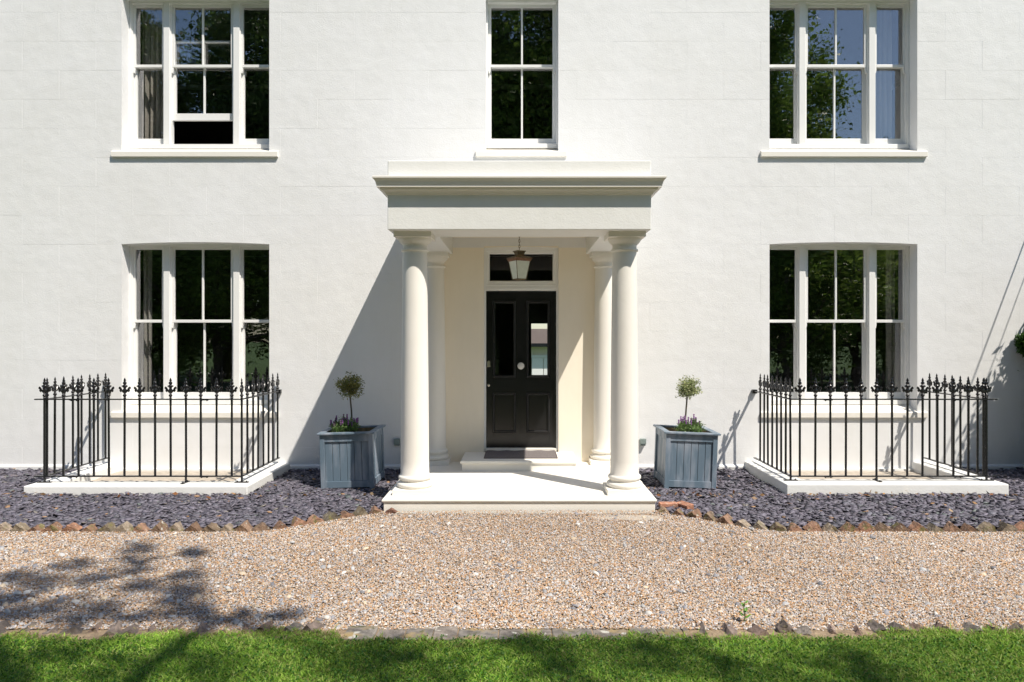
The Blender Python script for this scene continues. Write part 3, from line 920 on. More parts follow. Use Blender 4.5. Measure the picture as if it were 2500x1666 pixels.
# ================================================================== PLANTERS
def planter(cx, cy, w, dpt, h, roll, zbase, lab, flip):
    t = thing('planter', (cx, cy, zbase), lab, 'planter')
    P_ = M['planter']
    x0, x1, y0, y1 = cx-w/2, cx+w/2, cy-dpt/2, cy+dpt/2
    zb = zbase
    zr = zb+h
    post = .052
    for (px, py) in ((x0, y0), (x1-post, y0), (x0, y1-post), (x1-post, y1-post)):
        MB().box(px, px+post, py, py+post, zb, zr-.022).build('post', P_, t, bevel=.003)
    # top and bottom rails, boards, per side
    nb = 6
    for side in range(4):
        def place(a, b, din, dout, c, d, name, bev=.003):
            if side == 0: m_ = MB().box(a, b, y0+dout, y0+din, c, d)
            elif side == 1: m_ = MB().box(a, b, y1-din, y1-dout, c, d)
            elif side == 2: m_ = MB().box(x0+dout, x0+din, a, b, c, d)
            else: m_ = MB().box(x1-din, x1-dout, a, b, c, d)
            m_.build(name, P_, t, bevel=bev)
        lo, hi = (x0+post, x1-post) if side < 2 else (y0+post, y1-post)
        place(lo, hi, .04, .006, zr-.105, zr-.022, 'rail')
        place(lo, hi, .04, .006, zb+.03, zb+.105, 'rail')
        bw = (hi-lo)/nb
        for i in range(nb):
            place(lo+i*bw+.002, lo+(i+1)*bw-.002, .036, .020+rnd.uniform(0, .002), zb+.105, zr-.105, 'board', .0035)
    # rim of four mitred boards
    o, r = .026, .075
    A = [(x0-o, y0-o), (x1+o, y0-o), (x1+o, y1+o), (x0-o, y1+o)]
    B = [(x0-o+r, y0-o+r), (x1+o-r, y0-o+r), (x1+o-r, y1+o-r), (x0-o+r, y1+o-r)]
    for i in range(4):
        j = (i+1) % 4
        v = [(*A[i], zr-.022), (*A[j], zr-.022), (*B[j], zr-.022), (*B[i], zr-.022), (*A[i], zr), (*A[j], zr), (*B[j], zr), (*B[i], zr)]
        MB().add(v, [(0,3,2,1), (4,5,6,7), (0,1,5,4), (1,2,6,5), (2,3,7,6), (3,0,4,7)]).build('rim', P_, t, bevel=.004)
    # raw timber lining and soil
    m_ = MB()
    m_.box(x0+.055, x1-.055, y0+.042, y0+.053, zb+.3, zr-.024); m_.box(x0+.055, x1-.055, y1-.053, y1-.042, zb+.3, zr-.024)
    m_.box(x0+.042, x0+.054, y0+.055, y1-.055, zb+.3, zr-.024); m_.box(x1-.054, x1-.042, y0+.055, y1-.055, zb+.3, zr-.024)
    m_.build('lining', M['planter_in'], t)
    MB().box(x0+.05, x1-.05, y0+.05, y1-.05, zb+.3, zr-.09).build('soil', M['soil'], t)
    t.rotation_euler = (0, R(roll), 0)
    return t
planter(-1.938, -.86, .60, .64, .655, -1.6, .012, 'blue grey wooden planter half in shade left of the portico', 1)
planter(1.925, -.86, .585, .64, .655, 2.2, .012, 'blue grey wooden planter in full sun right of the portico', -1)

rng = np.random.default_rng(11)
def leaf_cloud(name, centres, n_each, spread, size, cols, mat, seed, width=.45, up=0.0, droop=0.0):
    """many separate leaf faces, scattered round clump centres"""
    g = np.random.default_rng(seed)
    C = np.repeat(np.asarray(centres, dtype=float), n_each, axis=0)
    sp = np.repeat(np.asarray(spread, dtype=float).reshape(-1, 1) * np.ones((len(centres), 1)), n_each, axis=0)
    P = C + g.normal(0, 1, (len(C), 3))*sp*np.array([1, 1, .8])
    D = g.normal(0, 1, P.shape); D[:, 2] = D[:, 2]*.7 + up - droop
    D /= np.linalg.norm(D, axis=1, keepdims=True)
    T = g.normal(0, 1, P.shape); S = np.cross(D, T); S /= np.linalg.norm(S, axis=1, keepdims=True)
    L_ = (size*(.6+.8*g.random(len(P))))[:, None]
    Wd = L_*width
    V = np.stack([P, P + D*L_*.5 + S*Wd*.5, P + D*L_, P + D*L_*.5 - S*Wd*.5], axis=1).reshape(-1, 3)
    F = np.arange(len(V)).reshape(-1, 4)
    cols = np.asarray(cols)
    pick = cols[g.integers(0, len(cols), len(P))]*(.75+.5*g.random((len(P), 1)))
    clump = np.repeat(.7+.6*g.random(len(centres)), n_each)[:, None]
    T_ = np.repeat(np.clip(pick*clump, 0, .8), 4, axis=0)
    return np_mesh(name, V, [F], mat, T_)

def topiary(x, y, z0_, lean, crown, cr, cols, lab, seed):
    t = thing('topiary_tree', (x, y, z0_), lab, 'tree')
    g = random.Random(seed)
    cxx, cyy, czz = crown
    MB().tube([(x, y, z0_), (x+(cxx-x)*.5+.004, y, (z0_+czz)/2), (cxx, cyy, czz-cr*.4), (cxx, cyy, czz+cr*.3)], [.011, .010, .009, .004], 8).build('stem', M['bark'], t, smooth=60)
    cs = []
    while len(cs) < 70:
        p = np.array([g.uniform(-1, 1) for _ in range(3)])
        q = np.linalg.norm(p)
        if .35 < q < 1.0: cs.append((cxx+p[0]*cr*.86, cyy+p[1]*cr*.86, czz+p[2]*cr*.9))
    tw = MB()
    for c in cs[::2]:
        tw.tube([(cxx, cyy, czz-cr*.35), c], [.004, .0015], 4)
    tw.build('twig', M['bark'], t)
    # long sprigs that break the outline
    for k_ in range(14):
        p = np.array([g.gauss(0, 1) for _ in range(3)]); p /= np.linalg.norm(p)
        cs.append((cxx+p[0]*cr*1.08, cyy+p[1]*cr*1.08, czz+p[2]*cr*1.1))
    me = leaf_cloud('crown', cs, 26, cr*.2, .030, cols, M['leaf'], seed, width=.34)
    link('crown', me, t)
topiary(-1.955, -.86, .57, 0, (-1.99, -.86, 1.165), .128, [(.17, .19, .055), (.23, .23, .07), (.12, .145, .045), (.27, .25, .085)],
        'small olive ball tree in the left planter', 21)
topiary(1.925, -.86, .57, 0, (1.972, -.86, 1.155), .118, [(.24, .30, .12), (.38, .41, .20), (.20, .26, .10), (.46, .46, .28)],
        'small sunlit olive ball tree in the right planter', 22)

def lavender(x, y, z0_, hgt, spread, lab, seed):
    t = thing('lavender', (x, y, z0_), lab, 'flower')
    g = np.random.default_rng(seed)
    fol_c = []; stems = MB(); flw = MB(); tips = []
    for i in range(64):
        a = g.random()*2*math.pi; r = spread*math.sqrt(g.random())
        bx_, by_ = x+.35*r*math.cos(a), y+.35*r*math.sin(a)
        hh = hgt*(.6+.4*g.random())*(1.05-.35*r/spread)
        tx, ty = x+r*math.cos(a)*1.1, y+r*math.sin(a)*1.1
        stems.tube([(bx_, by_, z0_), ((bx_+tx)/2, (by_+ty)/2, z0_+hh*.55), (tx, ty, z0_+hh)], [.0025, .002, .0015], 4)
        for q in (.3, .45, .6, .72, .84):
            fol_c.append((bx_+(tx-bx_)*q, by_+(ty-by_)*q, z0_+hh*q))
        if i % 3 == 0: tips.append((tx, ty, z0_+hh))
    stems.build('stalk', M['leaf_stem'], t)
    me = leaf_cloud('foliage', fol_c, 15, .016, .036, [(.14, .25, .07), (.20, .31, .10), (.10, .19, .05), (.25, .33, .17)], M['leaf'], seed, width=.22, up=.9)
    link('foliage', me, t)
    for (px, py, pz) in tips:
        h = .030+.016*g.random()
        flw = MB().lathe([(.002, pz-.006), (.0085, pz+.002), (.0075, pz+h*.4), (.009, pz+h*.55), (.006, pz+h), (.0105, pz+h+.010), (.001, pz+h+.018)], px, py, 6)
        flw.build('flower_head', M['purple'] if g.random() < .75 else M['purple_dark'], t)
M['leaf_stem'] = simple('green_stalk', (.12, .17, .06), rough=.7)
M['purple'] = simple('purple_petals', (.22, .09, .27), rough=.7, var=.4, vscale=60)
M['purple_dark'] = simple('dark_purple_bracts', (.11, .055, .11), rough=.8, var=.4, vscale=60)
lavender(-2.02, -.98, .57, .27, .145, 'purple flowering lavender at the foot of the shaded ball tree', 31)
lavender(1.965, -1.0, .57, .265, .15, 'purple flowering lavender at the foot of the sunlit ball tree', 32)

# ================================================================== CURTAINS AND SHUTTERS INSIDE
def curtain(x0, x1, z0_, z1_, y, mat, lab, folds, seed, pinch=0.):
    g = random.Random(seed)
    v = []; f = []
    nx, nz = folds*8, 14
    for j in range(nz+1):
        tz = j/nz
        for i in range(nx+1):
            t = i/nx
            xx = x0+(x1-x0)*t
            w = 1 - pinch*math.exp(-((tz-.35)/.25)**2)
            xx = x0 + (xx-x0)*w
            yy = y + .035*math.sin(t*folds*2*math.pi + .5*math.sin(tz*3+seed)) + .012*math.sin(t*folds*4.3*math.pi+tz*2)
            v.append((xx, yy, z0_+(z1_-z0_)*tz))
    for j in range(nz):
        for i in range(nx):
            a = j*(nx+1)+i; f.append((a, a+1, a+nx+2, a+nx+1))
    o = MB().add(v, f).build('curtain', mat, None, smooth=80)
    sl = o.modifiers.new('thick', 'SOLIDIFY'); sl.thickness = .004
    return tag(o, lab, 'curtain')
curtain(-WC-.93, -WC-.56, 4.0, 6.3, .47, M['curtain'], 'grey linen curtain in the left light of the upper left window', 5, 3)
curtain(WC+.53, WC+.86, 4.0, 6.3, .47, M['curtain_blue'], 'pale grey curtain in the right light of the upper right window', 5, 4)
curtain(-WC-.93, -WC-.80, .65, 3.1, .46, M['shutter'], 'narrow pale curtain at the left edge of the lower left window', 2, 5)
curtain(WC+.80, WC+.90, .65, 3.1, .46, M['shutter'], 'narrow pale curtain at the right edge of the lower right window', 2, 6)

# ================================================================== EDGING ROWS
def rough_brick(seed, w=.112, dpt=.10, jag=.007):
    g = random.Random(seed)
    n = 4
    pts = {}
    v = []; f = []
    def vid(i, j, k_):
        key = (i, j, k_)
        if key not in pts:
            x, y, zz = (i/n-.5)*w, (j/n-.5)*dpt, (k_/n-.5)*w
            s = 1 - .06*(abs(i/n-.5)*2*abs(k_/n-.5)*2)
            x *= s; zz *= s
            a = R(45)
            xr, zr_ = x*math.cos(a)-zz*math.sin(a), x*math.sin(a)+zz*math.cos(a)
            pts[key] = len(v)
            v.append((xr+g.uniform(-jag, jag), y+g.uniform(-jag, jag), zr_+g.uniform(-jag, jag)))
        return pts[key]
    for a in range(n):
        for b in range(n):
            f.append((vid(a,0,b), vid(a+1,0,b), vid(a+1,0,b+1), vid(a,0,b+1)))
            f.append((vid(a,n,b), vid(a,n,b+1), vid(a+1,n,b+1), vid(a+1,n,b)))
            f.append((vid(0,a,b), vid(0,a,b+1), vid(0,a+1,b+1), vid(0,a+1,b)))
            f.append((vid(n,a,b), vid(n,a+1,b), vid(n,a+1,b+1), vid(n,a,b+1)))
            f.append((vid(a,b,0), vid(a,b+1,0), vid(a+1,b+1,0), vid(a+1,b,0)))
            f.append((vid(a,b,n), vid(a+1,b,n), vid(a+1,b+1,n), vid(a,b+1,n)))
    return v, f
BR = [MB().add(*rough_brick(s)).mesh('brick', M['edging'], 35) for s in range(6)]
BRD = [MB().add(*rough_brick(s+20, jag=.010)).mesh('stone', M['edging_dark'], 35) for s in range(5)]
for sg, lab in ((-1, 'row of tilted mossy bricks edging the slate left of the porch'), (1, 'row of tilted mossy bricks edging the slate right of the porch')):
    t = thing('brick_edging', (sg*4, -2.82, 0), lab, 'edging')
    # walk along the border curve
    path = [(1.40+.01*i, border_y(1.40+.01*i)) for i in range(430)]
    acc = 0; last = path[0]; need = .02
    for p in path:
        acc += math.dist(p, last); 
        slope = math.atan2(p[1]-last[1], p[0]-last[0]) if p != last else 0
        last = p
        if acc >= need:
            acc = 0; need = .152 + rnd.uniform(-.012, .014)
            link('brick', rnd.choice(BR), t, loc=(sg*p[0], p[1], -.002+rnd.uniform(-.014, .010)),
                 rot=(rnd.uniform(-.12, .12), rnd.uniform(-.22, .22), sg*slope+rnd.uniform(-.1, .1)),
                 scale=(rnd.uniform(.9, 1.12), rnd.uniform(.85, 1.15), rnd.uniform(.85, 1.1)))
for (xa, xb_, lab) in ((-4.6, -1.10, 'row of half buried stones along the lawn left of the pavers'), (1.08, 4.6, 'row of half buried stones along the lawn right of the pavers')):
    t = thing('stone_edging', ((xa+xb_)/2, -5.0, 0), lab, 'edging')
    x = xa
    while x < xb_:
        link('stone', rnd.choice(BRD), t, loc=(x, -5.0+rnd.uniform(-.02, .02), -.034+rnd.uniform(-.014, .012)),
             rot=(rnd.uniform(-.2, .2), rnd.uniform(-.3, .3), rnd.uniform(-.3, .3)), scale=(rnd.uniform(.7, 1.35), rnd.uniform(.8, 1.3), rnd.uniform(.7, 1.05)))
        x += rnd.uniform(.105, .17)
t = thing('paver_strip', (0, -5.05, 0), 'strip of worn grey pavers between gravel and lawn', 'paving')
x = -1.02
while x < .98:
    w = rnd.uniform(.13, .24)
    x1 = min(x+w, 1.0)
    MB().box(x+.003, x1-.003, -5.145+rnd.uniform(-.006, .006), -4.962+rnd.uniform(-.006, .006), -.05, .010+rnd.uniform(-.007, .007)).build('paver', M['paver'], t, bevel=.006)
    x = x1
# loose bricks and a rock at the landing corners
BK = MB().box(-.09, .09, -.045, .045, 0, .062).mesh('brick', M['brick_red'])
o = link('loose_brick', BK, None, loc=(1.50, -2.02, .01), rot=(0, 0, R(3)), bevel=.008); tag(o, 'red brick lying flat against the right end of the landing', 'brick')
o = link('loose_brick', BK, None, loc=(1.665, -2.05, .012), rot=(R(8), 0, R(-62)), bevel=.008); tag(o, 'worn red brick lying askew beside the flat one', 'brick')
v, f = rough_brick(77, w=.07, dpt=.07, jag=.006)
o = MB().add(v, f).build('rock', M['rock'], None, smooth=60)
o.location = (-1.26, -2.20, .022); o.scale = (1.2, .9, .75)
tag(o, 'rusty brown rock at the left front corner of the landing', 'rock')
# bare concrete patches showing through the gravel by the landing
def blob(name, cx, cy, rx, ry, seed):
    g = random.Random(seed)
    pts = [(cx+rx*math.cos(a)*(1+g.uniform(-.3, .3)), cy+ry*math.sin(a)*(1+g.uniform(-.3, .3))) for a in [2*math.pi*i/18 for i in range(18)]]
    m_ = MB().add([(x, y, .011) for x, y in pts] + [(x, y, -.02) for x, y in pts], [tuple(range(18))] + [(i+18, (i+1) % 18+18, (i+1) % 18, i) for i in range(18)])
    return m_.build(name, M['concrete'], None)
tag(blob('concrete_patch', 1.05, -2.36, .36, .10, 3), 'bare grey concrete showing in the gravel before the landing', None, None, 'structure')

# ================================================================== SLATE CHIPPINGS
def in_wells(X, Y, pad=.02):
    a = (X > -5.41-pad) & (X < -2.968+pad) & (Y > -1.445-pad)
    b = (X > 2.915-pad) & (X < 5.34+pad) & (Y > -1.445-pad)
    return a | b
g = np.random.default_rng(5)
N = 46000
X = g.uniform(1.37, 6.7, N)*np.where(g.random(N) < .5, -1, 1)
Y = g.uniform(-2.86, -.02, N)
by = np.array([border_y(x) for x in X])
keep = (Y > by+.05) & ~in_wells(X, Y)
# denser where nearer to the camera view, thin outside
X, Y = X[keep], Y[keep]
N = len(X)
L1 = .022+.030*g.random(N)**1.6; W1 = L1*(.45+.35*g.random(N)); TH = .004+.006*g.random(N)
big = g.random(N) < .03
L1[big] *= 1.5; W1[big] *= 1.5
yaw = g.uniform(0, 2*math.pi, N)
ang = np.linspace(0, 2*math.pi, 6)[:5]
A = ang[None, :] + g.uniform(-.35, .35, (N, 5))
rr = .75+.5*g.random((N, 5))
px = np.cos(A)*rr*L1[:, None]; py = np.sin(A)*rr*W1[:, None]
qx = px*np.cos(yaw)[:, None]-py*np.sin(yaw)[:, None]; qy = px*np.sin(yaw)[:, None]+py*np.cos(yaw)[:, None]
sx_, sy_ = g.normal(0, .16, N), g.normal(0, .16, N)
up_close = (g.random(N) < .06); sx_[up_close] *= 2.2; sy_[up_close] *= 2.2
zc = .012+.026*g.random(N)
# heap up against walls and kerbs
near = np.clip(1-np.abs(Y)/.35, 0, 1)*.028 + np.clip(1-np.abs(Y+1.46)/.12, 0, 1)*((np.abs(X) > 2.9) & (np.abs(X) < 5.42))*.02
zc = zc+near*g.random(N)
zt_ = zc[:, None]+qx*sx_[:, None]+qy*sy_[:, None]
Vt = np.stack([X[:, None]+qx, Y[:, None]+qy, zt_], axis=2)
Vb = Vt.copy(); Vb[:, :, 2] -= TH[:, None]; Vb[:, :, 0] += .08*(X[:, None]-Vb[:, :, 0]); Vb[:, :, 1] += .08*(Y[:, None]-Vb[:, :, 1])
V = np.concatenate([Vt, Vb], axis=1).reshape(-1, 3)
V[:, 1] = np.minimum(V[:, 1], -.026)
base = (np.arange(N)*10)[:, None]
top = base+np.arange(5)[None, :]
quads = np.concatenate([base+np.array([[i+5, (i+1) % 5+5, (i+1) % 5, i]]) for i in range(5)])
pal = np.array([(.088,.083,.100), (.105,.098,.118), (.072,.069,.083), (.120,.113,.132), (.098,.098,.112), (.080,.072,.086)])
T = pal[g.integers(0, len(pal), N)]*(1.05+.85*g.random((N, 1)))*np.array([1.0, .985, 1.03])
odd = g.random(N)
T[odd < .012] = (.16, .185, .18)
T[(odd > .012) & (odd < .022)] = (.24, .22, .20)
T[(odd > .022) & (odd < .030)] = (.36, .22, .12)
me = np_mesh('slate_chippings', V, [top, quads], M['slate'], np.repeat(T, 10, axis=0))
tag(link('slate_chippings', me), 'loose purple grey slate chippings covering both beds', 'slate', None, 'stuff')

# ================================================================== GRAVEL
g = np.random.default_rng(6)
def frus(Y, m): return (np.abs(CAM_Y)+Y)*.735+m
N = 270000
Y = -4.99 + 2.83*g.random(N)**1.0
X = g.uniform(-1, 1, N)*(frus(Y, .5))
by = np.interp(np.abs(X), bx, [border_y(b_) for b_ in bx])
by = np.where(np.abs(X) < 1.36, -2.135, by-.03)
keep = (Y < by)
keep &= ~((((X-1.05)/.30)**2+((Y+2.36)/.08)**2 < 1) & (g.random(N) < .5))
X, Y = X[keep], Y[keep]; N = len(X)
rad = .0034+.0038*g.random(N)
rad[g.random(N) < .04] *= 1.5
yaw = g.uniform(0, 2*math.pi, N)
A = yaw[:, None]+np.linspace(0, 2*math.pi, 6)[None, :5]+g.uniform(-.3, .3, (N, 5))
rr = rad[:, None]*(.8+.5*g.random((N, 5)))
hump = .018*np.exp(-((Y+2.13)/.12)**2)*(np.abs(X) < 1.45) + .005*(1+np.sin(X*1.7+1)*np.sin(Y*2.3)) + .002
zb = hump+.006*g.random(N)-.004
ring_ = np.stack([X[:, None]+np.cos(A)*rr, Y[:, None]+np.sin(A)*rr, np.repeat(zb[:, None], 5, 1)+rad[:, None]*g.uniform(-.2, .5, (N, 5))], axis=2)
apex = np.stack([X+g.normal(0, .25, N)*rad, Y+g.normal(0, .25, N)*rad, zb+rad*(.7+.7*g.random(N))], axis=1)[:, None, :]
V = np.concatenate([ring_, apex], axis=1).reshape(-1, 3)
base = (np.arange(N)*6)[:, None]
tris = np.concatenate([base+np.array([[i, (i+1) % 5, 5]]) for i in range(5)])
pal = np.array([(.46,.25,.10), (.55,.36,.19), (.62,.50,.36), (.40,.20,.075), (.66,.60,.50), (.34,.32,.30), (.72,.70,.66), (.24,.17,.11), (.50,.40,.29), (.58,.33,.15), (.44,.43,.43), (.36,.35,.36)])
T = pal[g.integers(0, len(pal), N)]*(.74+.38*g.random((N, 1)))*np.array([.92, .93, .985])
T = T*.82 + T.mean(axis=0)*.18
coarse = .5+.5*np.sin(X*.9+.4*np.sin(Y*2.1)+1)*np.cos(Y*1.3+X*.35)
T *= (.90+.16*coarse)[:, None]
me = np_mesh('gravel', V, [tris], M['pebble'], np.repeat(T, 6, axis=0))
tag(link('gravel', me), 'loose orange and cream pea gravel of the drive', 'gravel', None, 'stuff')
# larger flints and strayed slates among the gravel
N = 3600
Y = -4.98+2.8*g.random(N); X = g.uniform(-1, 1, N)*frus(Y, .4)
dens = .30+.70*np.clip((-X+1.0)/4, 0, 1)*np.clip((-Y-2.6)/1.2, .25, 1)
by = np.interp(np.abs(X), bx, [border_y(b_) for b_ in bx]); by = np.where(np.abs(X) < 1.36, -2.2, by-.05)
keep = (Y < by) & (g.random(N) < dens)
X, Y = X[keep], Y[keep]; N = len(X)
rad = .008+.014*g.random(N)**2.6
yaw = g.uniform(0, 2*math.pi, N)
A = np.linspace(0, 2*math.pi, 7)[None, :6]+g.uniform(-.3, .3, (N, 6))
rr = rad[:, None]*(.75+.5*g.random((N, 6)))
ex, ey = np.cos(A)*rr*1.25, np.sin(A)*rr*.8
qx = ex*np.cos(yaw)[:, None]-ey*np.sin(yaw)[:, None]; qy = ex*np.sin(yaw)[:, None]+ey*np.cos(yaw)[:, None]
tx, ty = g.normal(0, .2, N)[:, None], g.normal(0, .2, N)[:, None]
zb = .005*(1+np.sin(X*1.7+1)*np.sin(Y*2.3))+.004
th = rad*(.35+.5*g.random(N))
low = np.stack([X[:, None]+qx, Y[:, None]+qy, zb[:, None]+qx*tx+qy*ty], axis=2)
hi = np.stack([X[:, None]+qx*.72, Y[:, None]+qy*.72, zb[:, None]+th[:, None]+qx*tx+qy*ty], axis=2)
V = np.concatenate([low, hi], axis=1).reshape(-1, 3)
base = (np.arange(N)*12)[:, None]
top = base+6+np.arange(6)[None, :]
quads = np.concatenate([base+np.array([[i, (i+1) % 6, (i+1) % 6+6, i+6]]) for i in range(6)])
pal = np.array([(.33,.33,.34), (.42,.42,.42), (.25,.25,.27), (.55,.53,.50), (.20,.20,.22), (.48,.40,.30)])
T = pal[g.integers(0, len(pal), N)]*(.75+.5*g.random((N, 1)))
me = np_mesh('flint_stones', V, [top, quads], M['pebble'], np.repeat(T, 12, axis=0))
tag(link('flint_stones', me), 'scattered grey flints and slate bits on the gravel', 'stones', None, 'stuff')

# fallen leaves on the slate
g = np.random.default_rng(9)
N = 150
X = g.uniform(1.5, 6.0, N)*np.where(g.random(N) < .4, -1, 1)
Y = np.where(g.random(N) < .55, -1.50-.10*g.random(N), g.uniform(-2.7, -.1, N))
keep = ~in_wells(X, Y, .015); X, Y = X[keep], Y[keep]
me = leaf_cloud('fallen_leaves', np.stack([X, Y, np.full(len(X), .052)], 1), 1, .006, .05, [(.42,.24,.10), (.55,.40,.24), (.30,.13,.05), (.50,.30,.14)], M['leaf'], 12, width=.6)
tag(link('fallen_leaves', me), 'dry orange leaves scattered on the slate chippings', 'leaves', None, 'stuff')

# ================================================================== GRASS
g = np.random.default_rng(8)
N1 = 165000
Y1 = -4.96-1.15*g.random(N1)**1.15; X1 = g.uniform(-3.7, 3.7, N1)
N2 = 16000
Y2 = -6.1-3.0*g.random(N2); X2 = g.uniform(-6, 6, N2)
X, Y = np.concatenate([X1, X2]), np.concatenate([Y1, Y2])
edge = -5.075 + .05*np.sin(X*3.1)+.03*np.sin(X*8.7+1) + .022*np.sin(X*21) + .012*np.sin(X*47+2)
edge = np.where(np.abs(X) < 1.02, edge-.06, edge+.01)
k_ = Y < edge + g.normal(0, .014, len(X))
X, Y, edge = X[k_], Y[k_], edge[k_]; N = len(X)
far = (Y < -6.1)
h = (.011+.016*g.random(N))*np.where(far, 1.3, 1)*(.8+.35*np.sin(X*2.7)*np.sin(Y*5.1+X))
tall = g.random(N) < np.where(Y > edge-.08, .06, .006); h[tall] *= 1.9
wd = (.0018+.0016*g.random(N))*np.where(far, 2.5, 1)
a = g.uniform(0, 2*math.pi, N); la = g.uniform(0, 2*math.pi, N); ln = h*(.6+1.5*g.random(N))
z0_ = np.full(N, .010)
p0 = np.stack([X-np.cos(a)*wd, Y-np.sin(a)*wd, z0_], 1); p1 = np.stack([X+np.cos(a)*wd, Y+np.sin(a)*wd, z0_], 1)
pm0 = np.stack([X-np.cos(a)*wd*.8+np.cos(la)*ln*.35, Y-np.sin(a)*wd*.8+np.sin(la)*ln*.35, z0_+h*.62], 1)
pm1 = np.stack([X+np.cos(a)*wd*.8+np.cos(la)*ln*.35, Y+np.sin(a)*wd*.8+np.sin(la)*ln*.35, z0_+h*.62], 1)
tip = np.stack([X+np.cos(la)*ln, Y+np.sin(la)*ln, z0_+h], 1)
V = np.stack([p0, p1, pm1, pm0, tip], axis=1).reshape(-1, 3)
base = (np.arange(N)*5)[:, None]
Q = base+np.array([[0, 1, 2, 3]]); T3 = base+np.array([[3, 2, 4]])
pal = np.array([(.235,.43,.045), (.29,.48,.06), (.17,.35,.03), (.35,.50,.08), (.43,.51,.15), (.20,.39,.05)])
T = pal[g.integers(0, len(pal), N)]*(.7+.6*g.random((N, 1)))
patch = np.sin(X*2.1+.5)*np.sin(Y*6.3+X*1.3)+.6*np.sin(X*5.7)*np.sin(Y*9+1)
T *= (.92+.20*np.clip(np.sin(X*1.3+2)*np.sin(Y*4.1-X*.6)+.5*np.sin(X*3.9+Y*3), -1, 1))[:, None]
dry = (g.random(N) < .03+.05*np.clip(patch, 0, 1)) | ((Y > edge-.06) & (g.random(N) < .28))
T[dry] = np.array([.30, .26, .11])*(.7+.5*g.random((dry.sum(), 1)))
me = np_mesh('grass', V, [Q, T3], M['grassblade'], np.repeat(T, 5, axis=0))
tag(link('grass', me), 'short green grass blades of the lawn', 'grass', None, 'stuff')
# clover and daisies in the turf
cx_ = g.uniform(-3, 3, 5200); cy_ = -5.15-.75*g.random(5200)
me = leaf_cloud('clover', np.stack([cx_, cy_, np.full(5200, .030)], 1), 3, .006, .012, [(.06,.16,.025), (.09,.20,.03)], M['leaf'], 14, width=.8)
tag(link('clover', me), 'low clover leaves mixed through the lawn', 'clover', None, 'stuff')

# seedling weed at the lawn edge
t = thing('weed', (1.37, -4.88, 0), 'small leafy green weed rising from the gravel edge', 'weed')
MB().tube([(1.37, -4.88, 0), (1.372, -4.88, .05), (1.365, -4.882, .085), (1.37, -4.88, .125)], [.004, .003, .003, .002], 5).build('stem', M['leaf_stem'], t)
def weed_leaf(base_, d, s):
    b_ = Vector(base_); d = Vector(d).normalized(); n_ = d.cross(Vector((0, 0, 1))).normalized()
    pts = [b_, b_+d*s*.35+n_*s*.28, b_+d*s*.75+n_*s*.18+Vector((0, 0, s*.1)), b_+d*s, b_+d*s*.75-n_*s*.18+Vector((0, 0, s*.1)), b_+d*s*.35-n_*s*.28]
    MB().add(pts, [(0, 1, 2, 3), (0, 3, 4, 5)]).build('leaf', M['weed_leaf'], t)
M['weed_leaf'] = simple('fresh_leaf', (.12, .26, .03), rough=.5, var=.15, vscale=40)
for q in range(9):
    aa = q*2.4
    weed_leaf((1.37, -4.88, .03+.011*q), (math.cos(aa), math.sin(aa), .45), .05-.002*q)

# ================================================================== TREES (they shade the lawn and show in the window panes)
GREENS = [(.14, .23, .04), (.18, .28, .05), (.10, .17, .03), (.22, .30, .06)]
def limb_tree(name_seed, trunk_h, r, limbs, top):
    g_ = random.Random(name_seed)
    m_ = MB()
    m_.tube([(0, 0, -.1), (.05, .03, trunk_h*.3), (-.05, .06, trunk_h*.65), (.1, 0, trunk_h), (.0, .0, top)], [r*1.25, r, r*.85, r*.65, r*.12], 9)
    ends = []
    for i in range(limbs):
        a_ = 2*math.pi*i/limbs + g_.uniform(-.4, .4)
        zz = trunk_h*g_.uniform(.45, 1.05); ln_ = g_.uniform(1.6, 3.2)
        e_ = (math.cos(a_)*ln_, math.sin(a_)*ln_, zz+g_.uniform(.6, 2.4))
        m_.tube([(0, 0, zz), (e_[0]*.5, e_[1]*.5, zz+(e_[2]-zz)*.35), e_], [r*.42, r*.28, r*.08], 6)
        ends.append(e_)
    return m_, ends
def crown_points(g_, n, rx, rz, zc_, lumps=9):
    cs = []
    cen = [(g_.uniform(-.6, .6)*rx, g_.uniform(-.6, .6)*rx, zc_+g_.uniform(-.75, .8)*rz, g_.uniform(.35, .6)) for _ in range(lumps)]
    while len(cs) < n:
        c = g_.choice(cen)
        p = [g_.gauss(0, 1) for _ in range(3)]
        l_ = math.sqrt(sum(q*q for q in p)); q = c[3]*(.6+.4*g_.random()**.4)
        cs.append((c[0]+p[0]/l_*q*rx, c[1]+p[1]/l_*q*rx, c[2]+p[2]/l_*q*rz*.8))
    return cs
PROTO = {}
def proto(kind, seed, trunk_h, r, rx, rz, zc_, nclump, nleaf, size, cols, droop=0.):
    g_ = random.Random(seed)
    tm, ends = limb_tree(seed, trunk_h, r, 9, zc_+rz*.7)
    trunk = tm.mesh('trunk', M['bark'], 60)
    cs = crown_points(g_, nclump, rx, rz, zc_)+ends
    crown = leaf_cloud('crown', cs, nleaf, size*2.8, size, cols, M['leaf'], seed, width=.5, droop=droop)
    PROTO[kind] = (trunk, crown)
proto('broad', 101, 6.0, .26, 4.2, 5.0, 8.0, 320, 330, .15, GREENS)
proto('ever', 102, 6.5, .24, 3.4, 5.8, 8.0, 300, 330, .125, [(.075, .13, .03), (.10, .17, .04), (.06, .105, .03)], droop=1.0)
proto('bush', 103, 1.4, .09, 2.3, 1.7, 1.75, 170, 170, .085, GREENS)
